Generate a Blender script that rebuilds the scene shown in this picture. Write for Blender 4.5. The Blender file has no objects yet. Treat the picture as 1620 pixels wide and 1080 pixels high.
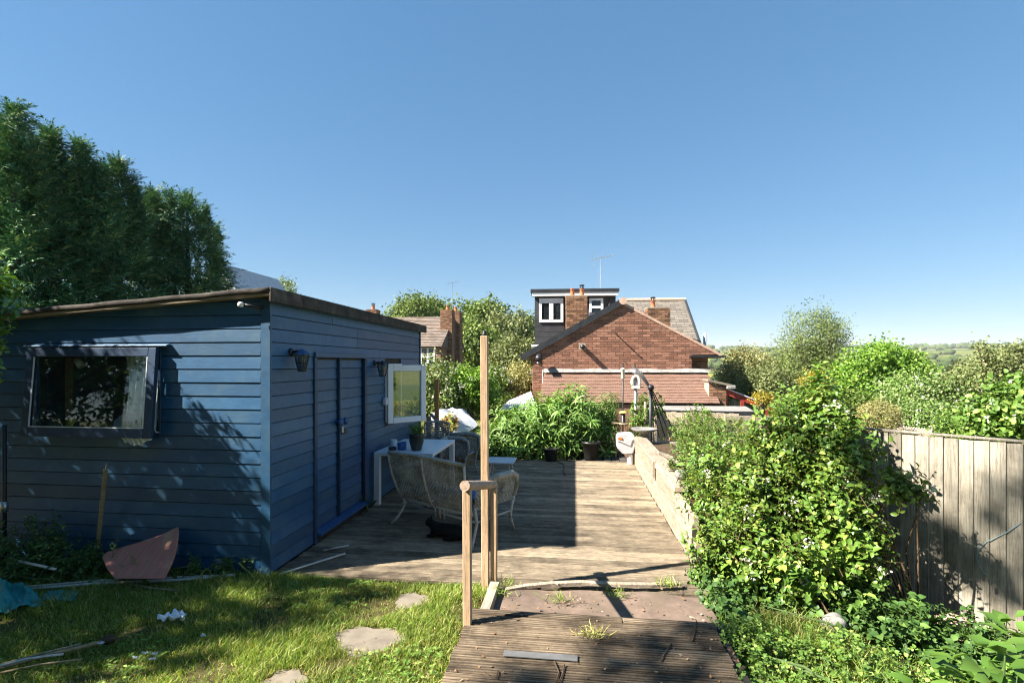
import bpy, bmesh, math, random
import numpy as np
from mathutils import Vector, Matrix, noise
rad = math.radians
SC = bpy.context.scene
COL = SC.collection
random.seed(4); RNG = np.random.default_rng(4)

# ------------------------------------------------------------------ camera
CAMZ, YAW, FPX, HZ = 1.85, rad(7.05), 800.0, 574.0
cam = bpy.data.cameras.new('camera'); camo = bpy.data.objects.new('camera', cam); COL.objects.link(camo)
camo.location = (0, 0, CAMZ); camo.rotation_euler = (rad(90), 0, YAW)
cam.sensor_width = 36; cam.lens = FPX/1620*36; cam.shift_y = 34/1620
cam.clip_start = .05; cam.clip_end = 9000
SC.camera = camo
# ------------------------------------------------------------------ sky, sun, exposure
LIGHT = Vector((.684, .306, -.662)).normalized()
SUN_EL, SUN_ROT = math.asin(.662), math.atan2(-.684, -.306)
w = bpy.data.worlds.new('World'); SC.world = w; w.use_nodes = True
nt = w.node_tree; sky = nt.nodes.new('ShaderNodeTexSky'); sky.sky_type = 'NISHITA'; sky.sun_disc = False
sky.sun_elevation = SUN_EL; sky.sun_rotation = SUN_ROT % (2*math.pi); sky.altitude = 100
sky.air_density = 1.0; sky.dust_density = .1; sky.ozone_density = 7.0
gm = nt.nodes.new('ShaderNodeGamma'); gm.inputs[1].default_value = .5; hs_ = nt.nodes.new('ShaderNodeHueSaturation'); hs_.inputs['Saturation'].default_value = 1.5
nt.links.new(sky.outputs[0], gm.inputs[0]); nt.links.new(gm.outputs[0], hs_.inputs['Color']); nt.links.new(hs_.outputs[0], nt.nodes['Background'].inputs[0]); nt.nodes['Background'].inputs[1].default_value = .1
sl = bpy.data.lights.new('sun', 'SUN'); sl.energy = 5.0; sl.angle = rad(.53); sl.color = (1, .93, .82)
so = bpy.data.objects.new('sun', sl); COL.objects.link(so); so.rotation_euler = LIGHT.to_track_quat('-Z', 'Y').to_euler()
so.location = (-20, -10, 25)
vs = SC.view_settings; vs.view_transform = 'Standard'; vs.look = 'None'; vs.gamma = 1; vs.use_curve_mapping = False; vs.exposure = 1.82
SC.render.engine = 'CYCLES'; SC.cycles.filter_width = 1.15

# ------------------------------------------------------------------ places: R = right of the photograph, F = away from it
R2 = Vector((math.cos(YAW), math.sin(YAW), 0)); F2 = Vector((-math.sin(YAW), math.cos(YAW), 0))
def at(u, v, d):                    # photograph pixel + distance -> place
    p = R2*((u-810)/FPX*d) + F2*d
    return Vector((p.x, p.y, CAMZ-(v-HZ)/FPX*d))
def on(u, v, z=0.0):                # photograph pixel on a level plane
    return at(u, v, FPX*(CAMZ-z)/(v-HZ))
def sm(a, b, x):
    t = min(1, max(0, (x-a)/(b-a))); return t*t*(3-2*t)

# ------------------------------------------------------------------ objects
def tag(o, label=None, cat=None, group=None, kind=None):
    if label: o['label'] = label
    if cat: o['category'] = cat
    if group: o['group'] = group
    if kind: o['kind'] = kind
    return o
WORLDTHING = set()
def thing(name, label, cat, loc=(0, 0, 0), rz=0, group=None):
    o = bpy.data.objects.new(name, None); COL.objects.link(o); o.location = loc; o.rotation_euler = (0, 0, rz)
    o.empty_display_size = .1
    if rz == 0: WORLDTHING.add(o.name)
    return tag(o, label, cat, group)
def offset_of(parent):
    r = parent
    while r is not None and r.parent is not None: r = r.parent
    return Vector(r.location) if r is not None and r.type == 'EMPTY' and r.name in WORLDTHING else Vector((0, 0, 0))
def link(name, me, mat, parent=None):
    o = bpy.data.objects.new(name, me); COL.objects.link(o)
    if mat is not None and not me.materials: me.materials.append(mat)
    o.parent = parent
    return o
def copy_tree(o, parent=None):
    c = o.copy(); COL.objects.link(c); c.parent = parent
    if o.name in WORLDTHING: WORLDTHING.add(c.name)
    for ch in list(o.children): copy_tree(ch, c)
    return c
class MB:
    def __init__(s): s.v = []; s.f = []
    def add(s, vs, fs):
        n = len(s.v); s.v += [tuple(p) for p in vs]; s.f += [tuple(i+n for i in f) for f in fs]; return s
    def box(s, x0, y0, z0, x1, y1, z1):
        return s.add([(x0,y0,z0),(x1,y0,z0),(x1,y1,z0),(x0,y1,z0),(x0,y0,z1),(x1,y0,z1),(x1,y1,z1),(x0,y1,z1)],
                     [(0,3,2,1),(4,5,6,7),(0,1,5,4),(1,2,6,5),(2,3,7,6),(3,0,4,7)])
    def beam(s, a, b, w, h, up=(0,0,1)):
        a = Vector(a); b = Vector(b); d = (b-a).normalized(); up = Vector(up)
        if abs(d.dot(up)) > .98: up = Vector((0,1,0))
        x = d.cross(up).normalized()*(w/2); y = x.cross(d).normalized()*(h/2)
        vs = [p+i*x+j*y for p in (a, b) for i, j in ((-1,-1),(1,-1),(1,1),(-1,1))]
        return s.add(vs, [(0,1,2,3),(7,6,5,4),(0,4,5,1),(1,5,6,2),(2,6,7,3),(3,7,4,0)])
    def prism(s, pts, vec):
        n = len(pts); v = Vector(vec); pts = [Vector(p) for p in pts]
        return s.add(pts+[p+v for p in pts], [tuple(range(n-1,-1,-1)), tuple(range(n,2*n))]+[(i,(i+1)%n,(i+1)%n+n,i+n) for i in range(n)])
    def tube(s, pts, rs, n=8, cap=True):
        pts = [Vector(p) for p in pts]
        if not hasattr(rs, '__len__'): rs = [rs]*len(pts)
        b = len(s.v); k = len(pts); prev = None
        for i, p in enumerate(pts):
            d = (pts[min(i+1,k-1)]-pts[max(i-1,0)])
            d = d.normalized() if d.length > 1e-9 else Vector((0,0,1))
            if prev is None:
                x = d.cross(Vector((0,0,1)) if abs(d.z) < .9 else Vector((1,0,0))).normalized()
            else:
                x = (prev-d*prev.dot(d)); x = x.normalized() if x.length > 1e-6 else d.orthogonal().normalized()
            prev = x; y = d.cross(x)
            for j in range(n):
                a = 2*math.pi*j/n; s.v.append(tuple(p+(x*math.cos(a)+y*math.sin(a))*rs[i]))
        for i in range(k-1):
            for j in range(n):
                s.f.append((b+i*n+j, b+i*n+(j+1)%n, b+(i+1)*n+(j+1)%n, b+(i+1)*n+j))
        if cap: s.f.append(tuple(b+j for j in range(n-1,-1,-1))); s.f.append(tuple(b+(k-1)*n+j for j in range(n)))
        return s
    def lathe(s, c, prof, n=20):
        b = len(s.v); k = len(prof)
        for r, z in prof:
            for j in range(n):
                a = 2*math.pi*j/n; s.v.append((c[0]+r*math.cos(a), c[1]+r*math.sin(a), c[2]+z))
        for i in range(k-1):
            for j in range(n): s.f.append((b+i*n+j, b+i*n+(j+1)%n, b+(i+1)*n+(j+1)%n, b+(i+1)*n+j))
        s.f.append(tuple(b+j for j in range(n-1,-1,-1))); s.f.append(tuple(b+(k-1)*n+j for j in range(n)))
        return s
    def grid(s, fn, nu, nv):
        b = len(s.v)
        for i in range(nu+1):
            for j in range(nv+1): s.v.append(tuple(fn(i/nu, j/nv)))
        for i in range(nu):
            for j in range(nv):
                a = b+i*(nv+1)+j; s.f.append((a, a+nv+1, a+nv+2, a+1))
        return s
    def build(s, name, mat, parent=None, smooth=False, bev=0, fix=True, local=False):
        off = Vector((0, 0, 0)) if local else offset_of(parent)
        me = bpy.data.meshes.new(name); me.from_pydata([tuple(Vector(p)-off) for p in s.v], [], s.f)
        if fix or bev:
            bm = bmesh.new(); bm.from_mesh(me)
            bmesh.ops.recalc_face_normals(bm, faces=bm.faces)
            if bev: bmesh.ops.bevel(bm, geom=list(bm.edges), offset=bev, segments=1, affect='EDGES', clamp_overlap=True)
            bm.to_mesh(me); bm.free()
        if smooth: me.polygons.foreach_set('use_smooth', [True]*len(me.polygons))
        return link(name, me, mat, parent)
def np_mesh(name, verts, faces, mat, parent=None, smooth=False, off=True):
    """faces: list of (n,k) int arrays"""
    o3 = np.array(offset_of(parent)) if off else 0
    verts = np.asarray(verts, dtype=np.float64)-o3
    me = bpy.data.meshes.new(name); me.vertices.add(len(verts)); me.vertices.foreach_set('co', verts.astype(np.float32).ravel())
    tot = sum(f.size for f in faces); npoly = sum(len(f) for f in faces)
    me.loops.add(tot); me.polygons.add(npoly)
    me.loops.foreach_set('vertex_index', np.concatenate([f.ravel() for f in faces]).astype(np.int32))
    lens = np.concatenate([np.full(len(f), f.shape[1]) for f in faces]); st = np.concatenate([[0], np.cumsum(lens)[:-1]])
    me.polygons.foreach_set('loop_start', st.astype(np.int32)); me.polygons.foreach_set('loop_total', lens.astype(np.int32))
    if smooth: me.polygons.foreach_set('use_smooth', np.ones(npoly, dtype=bool))
    me.update(calc_edges=True)
    return link(name, me, mat, parent)

# ------------------------------------------------------------------ materials
def srgb(*c):
    c = [x/255 for x in c]; return tuple(x/12.92 if x <= .04045 else ((x+.055)/1.055)**2.4 for x in c)
class NT:
    def __init__(s, name):
        s.m = bpy.data.materials.new(name); s.m.use_nodes = True; s.t = s.m.node_tree; s.b = s.t.nodes['Principled BSDF']; s.out = s.t.nodes['Material Output']
    def n(s, kind, **kw):
        nd = s.t.nodes.new('ShaderNode'+kind)
        for k, v in kw.items(): setattr(nd, k, v)
        return nd
    def l(s, a, b): s.t.links.new(a, b)
    def coords(s, stretch=(1,1,1), rnd=True):
        tc = s.n('TexCoord'); mp = s.n('Mapping'); mp.inputs['Scale'].default_value = stretch
        if rnd:
            oi = s.n('ObjectInfo'); ml = s.n('VectorMath', operation='SCALE'); ml.inputs[0].default_value = (37.1, 91.7, 53.3); s.l(oi.outputs['Random'], ml.inputs['Scale'])
            ad = s.n('VectorMath', operation='ADD'); s.l(tc.outputs['Object'], ad.inputs[0]); s.l(ml.outputs[0], ad.inputs[1]); s.l(ad.outputs[0], mp.inputs[0])
        else: s.l(tc.outputs['Object'], mp.inputs[0])
        return mp.outputs[0]
    def noise(s, co, scale, detail=5, rough=.6):
        nz = s.n('TexNoise'); nz.inputs['Scale'].default_value = scale; nz.inputs['Detail'].default_value = detail; nz.inputs['Roughness'].default_value = rough
        if co is not None: s.l(co, nz.inputs['Vector'])
        return nz.outputs['Fac']
    def ramp(s, fac, stops):
        r = s.n('ValToRGB'); e = r.color_ramp.elements
        while len(e) < len(stops): e.new(.5)
        for i, (p, c) in enumerate(stops): e[i].position = p; e[i].color = (*c[:3], 1) if hasattr(c, '__len__') else (c, c, c, 1)
        s.l(fac, r.inputs[0]); return r.outputs[0]
    def mix(s, fac, a, b, mode='MIX'):
        m = s.n('Mix', data_type='RGBA', blend_type=mode)
        for v, i in ((fac, 0), (a, 6), (b, 7)):
            if hasattr(v, 'links'): s.l(v, m.inputs[i])
            elif i == 0: m.inputs[0].default_value = v
            else: m.inputs[i].default_value = (*v[:3], 1)
        return m.outputs[2]
    def bump(s, h, strength=.3, dist=.01):
        b = s.n('Bump'); b.inputs['Strength'].default_value = strength; b.inputs['Distance'].default_value = dist; s.l(h, b.inputs['Height']); s.l(b.outputs[0], s.b.inputs['Normal'])
    def set(s, rough=.7, spec=.3, metal=0):
        s.b.inputs['Roughness'].default_value = rough; s.b.inputs['Specular IOR Level'].default_value = spec; s.b.inputs['Metallic'].default_value = metal; return s.m
def vary(n, col, amt):
    """per object and per island brightness change"""
    oi = n.n('ObjectInfo'); g = n.n('NewGeometry'); a = n.n('Math', operation='ADD'); fr = n.n('Math', operation='FRACT')
    n.l(oi.outputs['Random'], a.inputs[0]); n.l(g.outputs['Random Per Island'], a.inputs[1]); n.l(a.outputs[0], fr.inputs[0])
    mr = n.n('MapRange'); mr.inputs[3].default_value = 1-amt; mr.inputs[4].default_value = 1+amt; n.l(fr.outputs[0], mr.inputs[0])
    h = n.n('HueSaturation'); n.l(mr.outputs[0], h.inputs['Value']); n.l(col, h.inputs['Color'])
    return h.outputs[0], fr.outputs[0]
def simple(name, c1, c2, scale=6, stretch=(1,1,1), rough=.7, spec=.3, metal=0, bump=.25, dist=.004, var=.1, dirt=None, dscale=2.0, dlo=.5, dhi=.7, detail=6):
    n = NT(name); co = n.coords(stretch); nz = n.noise(co, scale, detail, .62)
    col = n.ramp(nz, [(.32, c1), (.68, c2)])
    if dirt is not None:
        c2o = n.coords((1,1,1)); dz = n.noise(c2o, dscale, 6, .65); col = n.mix(n.ramp(dz, [(dlo, 0), (dhi, 1)]), col, dirt)
    col, _ = vary(n, col, var)
    n.l(col, n.b.inputs['Base Color'])
    if bump: n.bump(n.noise(co, scale*2.5, 6, .7), bump, dist)
    return n.set(rough, spec, metal)
def wood(name, c1, c2, c3, axis='x', rough=.8, var=.16, gs=1.0, knots=False, bump=.5, dirt=None, dlo=.52, dhi=.68, dscale=2.2, fine=1.6, groove=None, al=1.6):
    cf = 22*fine; st = {'x': (al, cf, cf), 'y': (cf, al, cf), 'z': (cf, cf, al)}[axis]
    n = NT(name); co = n.coords(tuple(a*gs for a in st)); g = n.noise(co, 1.6, 9, .68); g2 = n.noise(co, 6, 5, .7)
    col = n.ramp(g, [(.3, c1), (.5, c2), (.72, c3)])
    col = n.mix(n.ramp(g2, [(.38, .55), (.5, 0)]), col, tuple(x*.35 for x in c1))
    if dirt is not None:
        dz = n.noise(n.coords((1,1,1)), dscale, 7, .7); col = n.mix(n.ramp(dz, [(dlo, 0), (dhi, .85)]), col, dirt)
    if groove:      # shade of the grooves painted into the colour as dark stripes
        tc = n.n('TexCoord'); sx = n.n('SeparateXYZ'); n.l(tc.outputs['Object'], sx.inputs[0]); mm = n.n('Math', operation='MULTIPLY'); n.l(sx.outputs['Y'], mm.inputs[0]); mm.inputs[1].default_value = 2*math.pi*groove[1]/groove[0]
        ph = n.n('Math', operation='ADD'); n.l(mm.outputs[0], ph.inputs[0]); ph.inputs[1].default_value = 0 if groove[1] % 2 else math.pi; cs_ = n.n('Math', operation='COSINE'); n.l(ph.outputs[0], cs_.inputs[0])
        col = n.mix(n.ramp(cs_.outputs[0], [(.25, 0), (.8, groove[2])]), col, tuple(x*.3 for x in c1))
    col, _ = vary(n, col, var); n.l(col, n.b.inputs['Base Color']); n.bump(g2, bump, .004)
    return n.set(rough, .25)
def leafmat(name, c1, c2, c3=None, trans=.3, rough=.42, spec=.4, gain=1.75):
    n = NT(name); g = n.n('NewGeometry')
    c1, c2, c3 = [tuple(min(.8, x*gain) for x in c) if c else None for c in (c1, c2, c3)]
    stops = [(.0, c1), (.75, c2)]+([(.93, c3)] if c3 else [])
    col = n.ramp(g.outputs['Random Per Island'], stops)
    big = n.noise(n.coords((1,1,1)), 1.3, 3, .5)
    h = n.n('HueSaturation'); mr = n.n('MapRange'); mr.inputs[1].default_value = .3; mr.inputs[2].default_value = .7; mr.inputs[3].default_value = .75; mr.inputs[4].default_value = 1.3
    n.l(big, mr.inputs[0]); n.l(mr.outputs[0], h.inputs['Value']); n.l(col, h.inputs['Color']); col = h.outputs[0]
    n.l(col, n.b.inputs['Base Color']); n.set(rough, spec)
    tr = n.n('BsdfTranslucent'); tc = n.mix(1.0, col, (1.0, .95, .35), 'MULTIPLY'); n.l(tc, tr.inputs[0])
    mx = n.n('MixShader'); mx.inputs[0].default_value = trans; n.l(n.b.outputs[0], mx.inputs[1]); n.l(tr.outputs[0], mx.inputs[2]); n.l(mx.outputs[0], n.out.inputs[0])
    return n.m
def glass(name, tint=(.9,.95,.95), rough=.02, see=.55, refl=.05):
    n = NT(name); n.b.inputs['Base Color'].default_value = (.02,.025,.03,1); n.set(rough, .6)
    t = n.n('BsdfTransparent'); t.inputs[0].default_value = (*tint, 1); g = n.n('BsdfGlossy'); g.inputs['Roughness'].default_value = rough
    lw = n.n('LayerWeight'); pw_ = n.n('Math', operation='POWER'); n.l(lw.outputs['Facing'], pw_.inputs[0]); pw_.inputs[1].default_value = 4.0; fr = n.n('Math', operation='MULTIPLY_ADD'); n.l(pw_.outputs[0], fr.inputs[0]); fr.inputs[1].default_value = .9; fr.inputs[2].default_value = refl
    mx = n.n('MixShader'); n.l(fr.outputs[0], mx.inputs[0]); n.l(t.outputs[0], mx.inputs[1]); n.l(g.outputs[0], mx.inputs[2])
    m2 = n.n('MixShader'); m2.inputs[0].default_value = see; n.l(n.b.outputs[0], m2.inputs[1]); n.l(mx.outputs[0], m2.inputs[2]); n.l(m2.outputs[0], n.out.inputs[0])
    return n.m

MT = {}
MT['blue'] = simple('blue_shed_paint', (.007,.064,.15), (.014,.086,.19), 5, (1,3,3), .5, .65, bump=.5, dist=.003, var=.22, dirt=(.05,.12,.18), dscale=2.5, dlo=.5, dhi=.8)
MT['blue_dark'] = simple('dark_blue_trim_paint', (.012,.035,.08), (.018,.05,.11), 6, rough=.5, spec=.5, bump=.3, var=.12)
MT['blue_sill'] = simple('worn_blue_sill_paint', (.02,.07,.19), (.035,.11,.26), 6, rough=.5, bump=.3, dirt=(.25,.32,.42), dlo=.62, dhi=.7, dscale=6)
MT['felt'] = simple('roof_felt', (.04,.035,.032), (.08,.071,.063), 9, (1,1,1), .95, .1, bump=.7, dist=.006, dirt=(.15,.13,.11), dlo=.5, dhi=.75, dscale=4)
MT['bare'] = wood('bare_weathered_batten', (.2,.15,.1), (.36,.28,.19), (.5,.41,.29), 'x', dirt=(.09,.07,.05))
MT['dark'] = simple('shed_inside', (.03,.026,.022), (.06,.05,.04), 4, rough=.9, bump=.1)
MT['deck'] = wood('weathered_deck_board', (.14,.108,.074), (.33,.262,.18), (.55,.455,.33), 'x', var=.3, dirt=(.075,.059,.043), dlo=.45, dhi=.68, dscale=2.2, bump=.9, fine=3.2, al=3.2, groove=(.113, 5, .8))
MT['deck2'] = wood('grey_grooved_board', (.09,.065,.043), (.22,.165,.11), (.42,.33,.225), 'x', var=.22, dirt=(.04,.029,.02), dlo=.42, dhi=.62, dscale=3.0, fine=2.6, groove=(.119, 5, .95))
MT['path'] = wood('dark_path_board', (.05,.045,.04), (.1,.09,.08), (.16,.14,.12), 'y', var=.2)
MT['sleeper'] = wood('pale_sleeper_timber', (.22,.17,.12), (.4,.32,.24), (.55,.46,.36), 'y', var=.15, dirt=(.16,.13,.09), dlo=.55, dhi=.75)
MT['sleeper2'] = wood('bed_wall_timber', (.1,.075,.04), (.2,.15,.09), (.3,.23,.14), 'y', var=.2)
MT['post'] = wood('new_pine_post', (.4,.26,.15), (.54,.37,.23), (.65,.47,.31), 'z', var=.08, gs=.7, bump=.3, dirt=(.3,.215,.145), dlo=.5, dhi=.72, dscale=5)
MT['post_red'] = wood('orange_stained_post', (.36,.15,.05), (.5,.23,.085), (.6,.3,.12), 'z', var=.08, bump=.25)
MT['rail'] = wood('grey_round_rail', (.25,.17,.12), (.38,.28,.21), (.47,.37,.29), 'y', var=.06, gs=.8, bump=.3)
MT['fence'] = wood('weathered_fence_board', (.2,.175,.135), (.36,.32,.255), (.48,.44,.36), 'z', var=.24, gs=.6, bump=.5, dirt=(.11,.1,.072), dlo=.46, dhi=.72, dscale=2.4, fine=2.6, al=2.2)
MT['fence_pale'] = wood('pale_larch_board', (.42,.32,.22), (.58,.47,.35), (.7,.6,.48), 'z', var=.12)
MT['fence_grey'] = wood('grey_rail_timber', (.1,.085,.065), (.2,.17,.13), (.3,.26,.2), 'x', var=.12)
MT['picket'] = wood('cream_picket', (.45,.38,.27), (.6,.52,.39), (.7,.63,.5), 'z', var=.1)
MT['white'] = simple('white_plastic', (.68,.69,.7), (.78,.79,.8), 4, rough=.35, spec=.5, bump=.05, var=.03)
MT['white_table'] = simple('white_table_laminate', (.6,.61,.63), (.72,.73,.74), 5, rough=.4, spec=.5, bump=.08, var=.03, dirt=(.42,.4,.36), dlo=.6, dhi=.8, dscale=5)
MT['wicker'] = simple('aged_white_wicker', (.3,.29,.245), (.52,.5,.44), 14, rough=.8, bump=.4, var=.12, dirt=(.13,.125,.08), dlo=.48, dhi=.7, dscale=5)
MT['wicker_grey'] = simple('grey_wicker', (.2,.2,.19), (.34,.34,.32), 14, rough=.8, bump=.4, var=.15)
MT['wicker_frame'] = simple('peeling_white_frame', (.42,.4,.36), (.6,.58,.53), 14, rough=.65, bump=.3, dirt=(.16,.1,.06), dlo=.55, dhi=.66, dscale=14)
MT['cushion'] = simple('faded_blue_cushion', (.06,.13,.28), (.14,.24,.42), 14, rough=.95, bump=.4, dirt=(.32,.3,.28), dlo=.55, dhi=.66, dscale=12)
MT['brick'] = None
def brickmat(name, cols, var=.12):
    n = NT(name); oi = n.n('ObjectInfo'); g = n.n('NewGeometry'); a = n.n('Math', operation='ADD'); fr = n.n('Math', operation='FRACT')
    n.l(oi.outputs['Random'], a.inputs[0]); n.l(g.outputs['Random Per Island'], a.inputs[1]); n.l(a.outputs[0], fr.inputs[0])
    col = n.ramp(fr.outputs[0], [(i/(len(cols)-1), c) for i, c in enumerate(cols)])
    nz = n.noise(n.coords((1,1,1)), 16, 6, .7); col = n.mix(n.ramp(nz, [(.35, 0), (.75, .5)]), col, tuple(x*.55 for x in cols[0]))
    big = n.noise(n.coords((1,1,1), False), .9, 4, .6); col = n.mix(n.ramp(big, [(.55, 0), (.75, .35)]), col, (.3,.2,.15))
    n.l(col, n.b.inputs['Base Color']); n.bump(nz, .4, .004); return n.set(.9, .2)
MT['brick'] = brickmat('red_brick', [(.17,.085,.058), (.26,.125,.082), (.33,.165,.11), (.4,.21,.145), (.29,.14,.095), (.2,.1,.07)])
MT['brick_old'] = brickmat('sooty_brick', [(.09,.055,.035), (.2,.1,.055), (.3,.16,.09), (.36,.2,.12), (.14,.075,.045)])
MT['mortar'] = simple('lime_mortar', (.5,.38,.29), (.64,.51,.4), 20, rough=.95, spec=.1, bump=.3)
MT['mortar_old'] = simple('grey_mortar', (.3,.25,.19), (.42,.36,.28), 20, rough=.95, spec=.1, bump=.3)
MT['lead'] = simple('whitened_flashing', (.2,.19,.18), (.4,.39,.37), 7, rough=.6, bump=.5, dist=.02, dirt=(.25,.22,.2), dlo=.55, dhi=.7, dscale=5)
MT['clay'] = brickmat('clay_roof_tile', [(.225,.135,.1), (.25,.15,.112), (.265,.16,.12), (.28,.17,.128), (.24,.145,.108)])
MT['slate'] = brickmat('lichened_slate', [(.13,.115,.1), (.19,.165,.14), (.23,.2,.165), (.17,.15,.13)])
MT['neigh_tile'] = brickmat('grey_brown_tile', [(.16,.125,.1), (.22,.175,.145), (.27,.22,.185), (.2,.155,.125)])
MT['black'] = simple('black_metal', (.012,.012,.014), (.025,.025,.028), 8, rough=.45, spec=.5, bump=.1)
MT['dormer'] = simple('charcoal_cladding', (.035,.035,.04), (.055,.055,.06), 4, rough=.6, bump=.1)
MT['verge'] = simple('dark_grey_verge', (.022,.025,.03), (.04,.043,.048), 6, rough=.5, bump=.15)
MT['pot_clay'] = simple('terracotta_chimney_pot', (.42,.14,.065), (.52,.2,.1), 6, rough=.85, bump=.2, var=.1)
MT['pane'] = glass('dark_window_pane', see=.35)
MT['pane_shed'] = glass('shed_window_pane', see=.96)
MT['pane_side'] = glass('casement_pane', (.8,.85,.85), see=.9, refl=.28)
MT['red'] = simple('dark_red_paint', (.24,.035,.025), (.33,.055,.04), 6, rough=.5, bump=.15)
MT['render_grey'] = simple('pale_grey_render', (.4,.41,.44), (.5,.51,.54), 4, rough=.9, bump=.2)
MT['felt_grey'] = simple('grey_flat_felt', (.19,.18,.17), (.3,.285,.265), 6, rough=.95, bump=.4, dirt=(.2,.18,.16))
MT['poly'] = simple('corrugated_sheet', (.5,.5,.52), (.68,.68,.7), 6, rough=.5, bump=.2, dirt=(.35,.33,.3))
MT['bark'] = simple('bark', (.06,.045,.03), (.13,.1,.07), 9, (1,1,.25), rough=.95, bump=.8, dist=.02)
MT['twig'] = simple('brown_twig', (.09,.055,.03), (.17,.11,.065), 14, rough=.9, bump=.3)
MT['stem'] = simple('green_stem', (.06,.1,.03), (.1,.15,.05), 14, rough=.7, bump=.1)
MT['soil'] = simple('dark_soil', (.05,.035,.024), (.1,.07,.045), 14, rough=1, spec=.1, bump=.8, dist=.02)
MT['slab'] = simple('pinkish_concrete_slab', (.11,.078,.06), (.2,.145,.112), 7, rough=.95, bump=.4, dirt=(.13,.1,.07), dlo=.5, dhi=.72, dscale=5)
MT['stone'] = simple('stepping_stone', (.16,.135,.105), (.26,.225,.175), 6, rough=.95, bump=.5, dirt=(.14,.11,.07), dlo=.55, dhi=.72, dscale=6)
MT['rock'] = simple('grey_rock', (.17,.165,.15), (.3,.29,.27), 6, rough=.95, bump=.7, dist=.02)
MT['tarp'] = simple('teal_tarpaulin', (.012,.19,.2), (.025,.29,.29), 8, rough=.45, spec=.5, bump=.5, dist=.01, dirt=(.3,.42,.42), dlo=.66, dhi=.72, dscale=9)
MT['cloth'] = simple('white_cloth', (.62,.68,.78), (.76,.8,.86), 10, rough=.95, bump=.4)
MT['curtain'] = simple('net_curtain', (.5,.55,.55), (.66,.7,.69), 18, rough=.95, bump=.5, dirt=(.2,.2,.16), dlo=.6, dhi=.72, dscale=7)
MT['pinkboard'] = simple('faded_pink_board', (.4,.16,.13), (.5,.23,.18), 8, (6,1,1), rough=.85, bump=.3, dirt=(.45,.33,.2), dlo=.55, dhi=.75, dscale=5)
MT['pipe_white'] = simple('white_plastic_pipe', (.5,.5,.47), (.65,.65,.6), 8, rough=.5, bump=.1, dirt=(.3,.27,.2), dlo=.55, dhi=.7, dscale=6)
MT['cane'] = wood('dry_cane', (.2,.15,.08), (.34,.27,.16), (.45,.37,.24), 'x', var=.15)
MT['metal'] = simple('galvanised_metal', (.4,.42,.44), (.55,.57,.59), 9, rough=.35, metal=.8, bump=.1)
MT['glaze_dark'] = simple('dark_glazed_pot', (.02,.024,.02), (.045,.05,.035), 5, rough=.15, spec=.6, bump=.03)
MT['glaze_blue'] = simple('blue_glaze', (.02,.08,.3), (.04,.13,.4), 5, rough=.25, spec=.6, bump=.03)
MT['plastic_black'] = simple('black_plastic', (.012,.012,.012), (.02,.02,.02), 6, rough=.4, spec=.5, bump=.05)
MT['plastic_grey'] = simple('pale_grey_plastic', (.42,.42,.45), (.52,.52,.55), 6, rough=.45, bump=.1)
MT['strip'] = simple('dark_grey_strip', (.1,.1,.1), (.16,.16,.16), 8, rough=.7, bump=.2)
MT['orange'] = simple('orange_plastic', (.6,.13,.03), (.7,.2,.05), 6, rough=.5, bump=.05)
MT['yellow'] = simple('yellow_cap', (.62,.42,.08), (.7,.5,.14), 6, rough=.5, bump=.05)
MT['cream'] = simple('cream_plastic', (.68,.64,.5), (.76,.72,.6), 6, rough=.5, bump=.05)
MT['parasol'] = simple('grey_parasol_fabric', (.4,.42,.47), (.56,.58,.62), 9, rough=.9, bump=.3)
MT['cat'] = simple('black_fur', (.006,.006,.006), (.014,.013,.012), 60, rough=.8, spec=.2, bump=.8, dist=.004)
MT['cat_white'] = simple('white_fur', (.4,.39,.37), (.55,.54,.52), 60, rough=.9, bump=.6)
MT['eye'] = simple('cat_eye', (.35,.3,.05), (.45,.4,.08), 5, rough=.1, spec=.6, bump=0)
MT['stump'] = simple('pink_grey_log_end', (.42,.27,.2), (.55,.4,.31), 9, rough=.95, bump=.5)
MT['hose'] = simple('pale_blue_cord', (.25,.42,.5), (.35,.52,.6), 6, rough=.5, bump=0)
MT['flower'] = leafmat('white_petals', (.62,.6,.5), (.72,.72,.66), trans=.2, rough=.7, spec=.2, gain=1)
MT['flower_pink'] = leafmat('pink_petals', (.6,.16,.16), (.7,.3,.25), trans=.2, rough=.7, spec=.2, gain=1)
MT['lamp_glass'] = glass('lantern_glass', (.85,.95,1), .08, .6)
# foliage
MT['L_conifer'] = leafmat('leylandii_foliage', (.014,.045,.024), (.03,.078,.034), (.1,.135,.05), trans=.1, rough=.6, gain=2.5)
MT['L_conifer2'] = leafmat('yew_foliage', (.035,.055,.02), (.075,.095,.03), (.12,.12,.04), trans=.15, rough=.6)
MT['L_laurel'] = leafmat('laurel_leaf', (.035,.085,.02), (.07,.15,.035), (.16,.24,.06), trans=.25, rough=.28, spec=.5)
MT['L_shrub'] = leafmat('shrub_leaf', (.05,.1,.016), (.095,.16,.024), (.2,.25,.05), trans=.28, rough=.35)
MT['L_rose'] = leafmat('rose_leaf', (.05,.105,.016), (.095,.17,.028), (.19,.24,.06), trans=.3, rough=.45)
MT['L_lance'] = leafmat('lance_leaf', (.06,.125,.025), (.115,.2,.04), (.2,.28,.09), trans=.3, rough=.42)
MT['L_weed'] = leafmat('weed_leaf', (.05,.1,.018), (.1,.175,.03), (.19,.25,.06), trans=.3, rough=.5)
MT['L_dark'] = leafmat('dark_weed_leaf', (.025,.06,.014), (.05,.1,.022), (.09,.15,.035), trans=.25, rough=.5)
MT['L_dock'] = leafmat('broad_leaf', (.07,.15,.025), (.12,.22,.04), trans=.35, rough=.35, spec=.45, gain=1.1)
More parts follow.
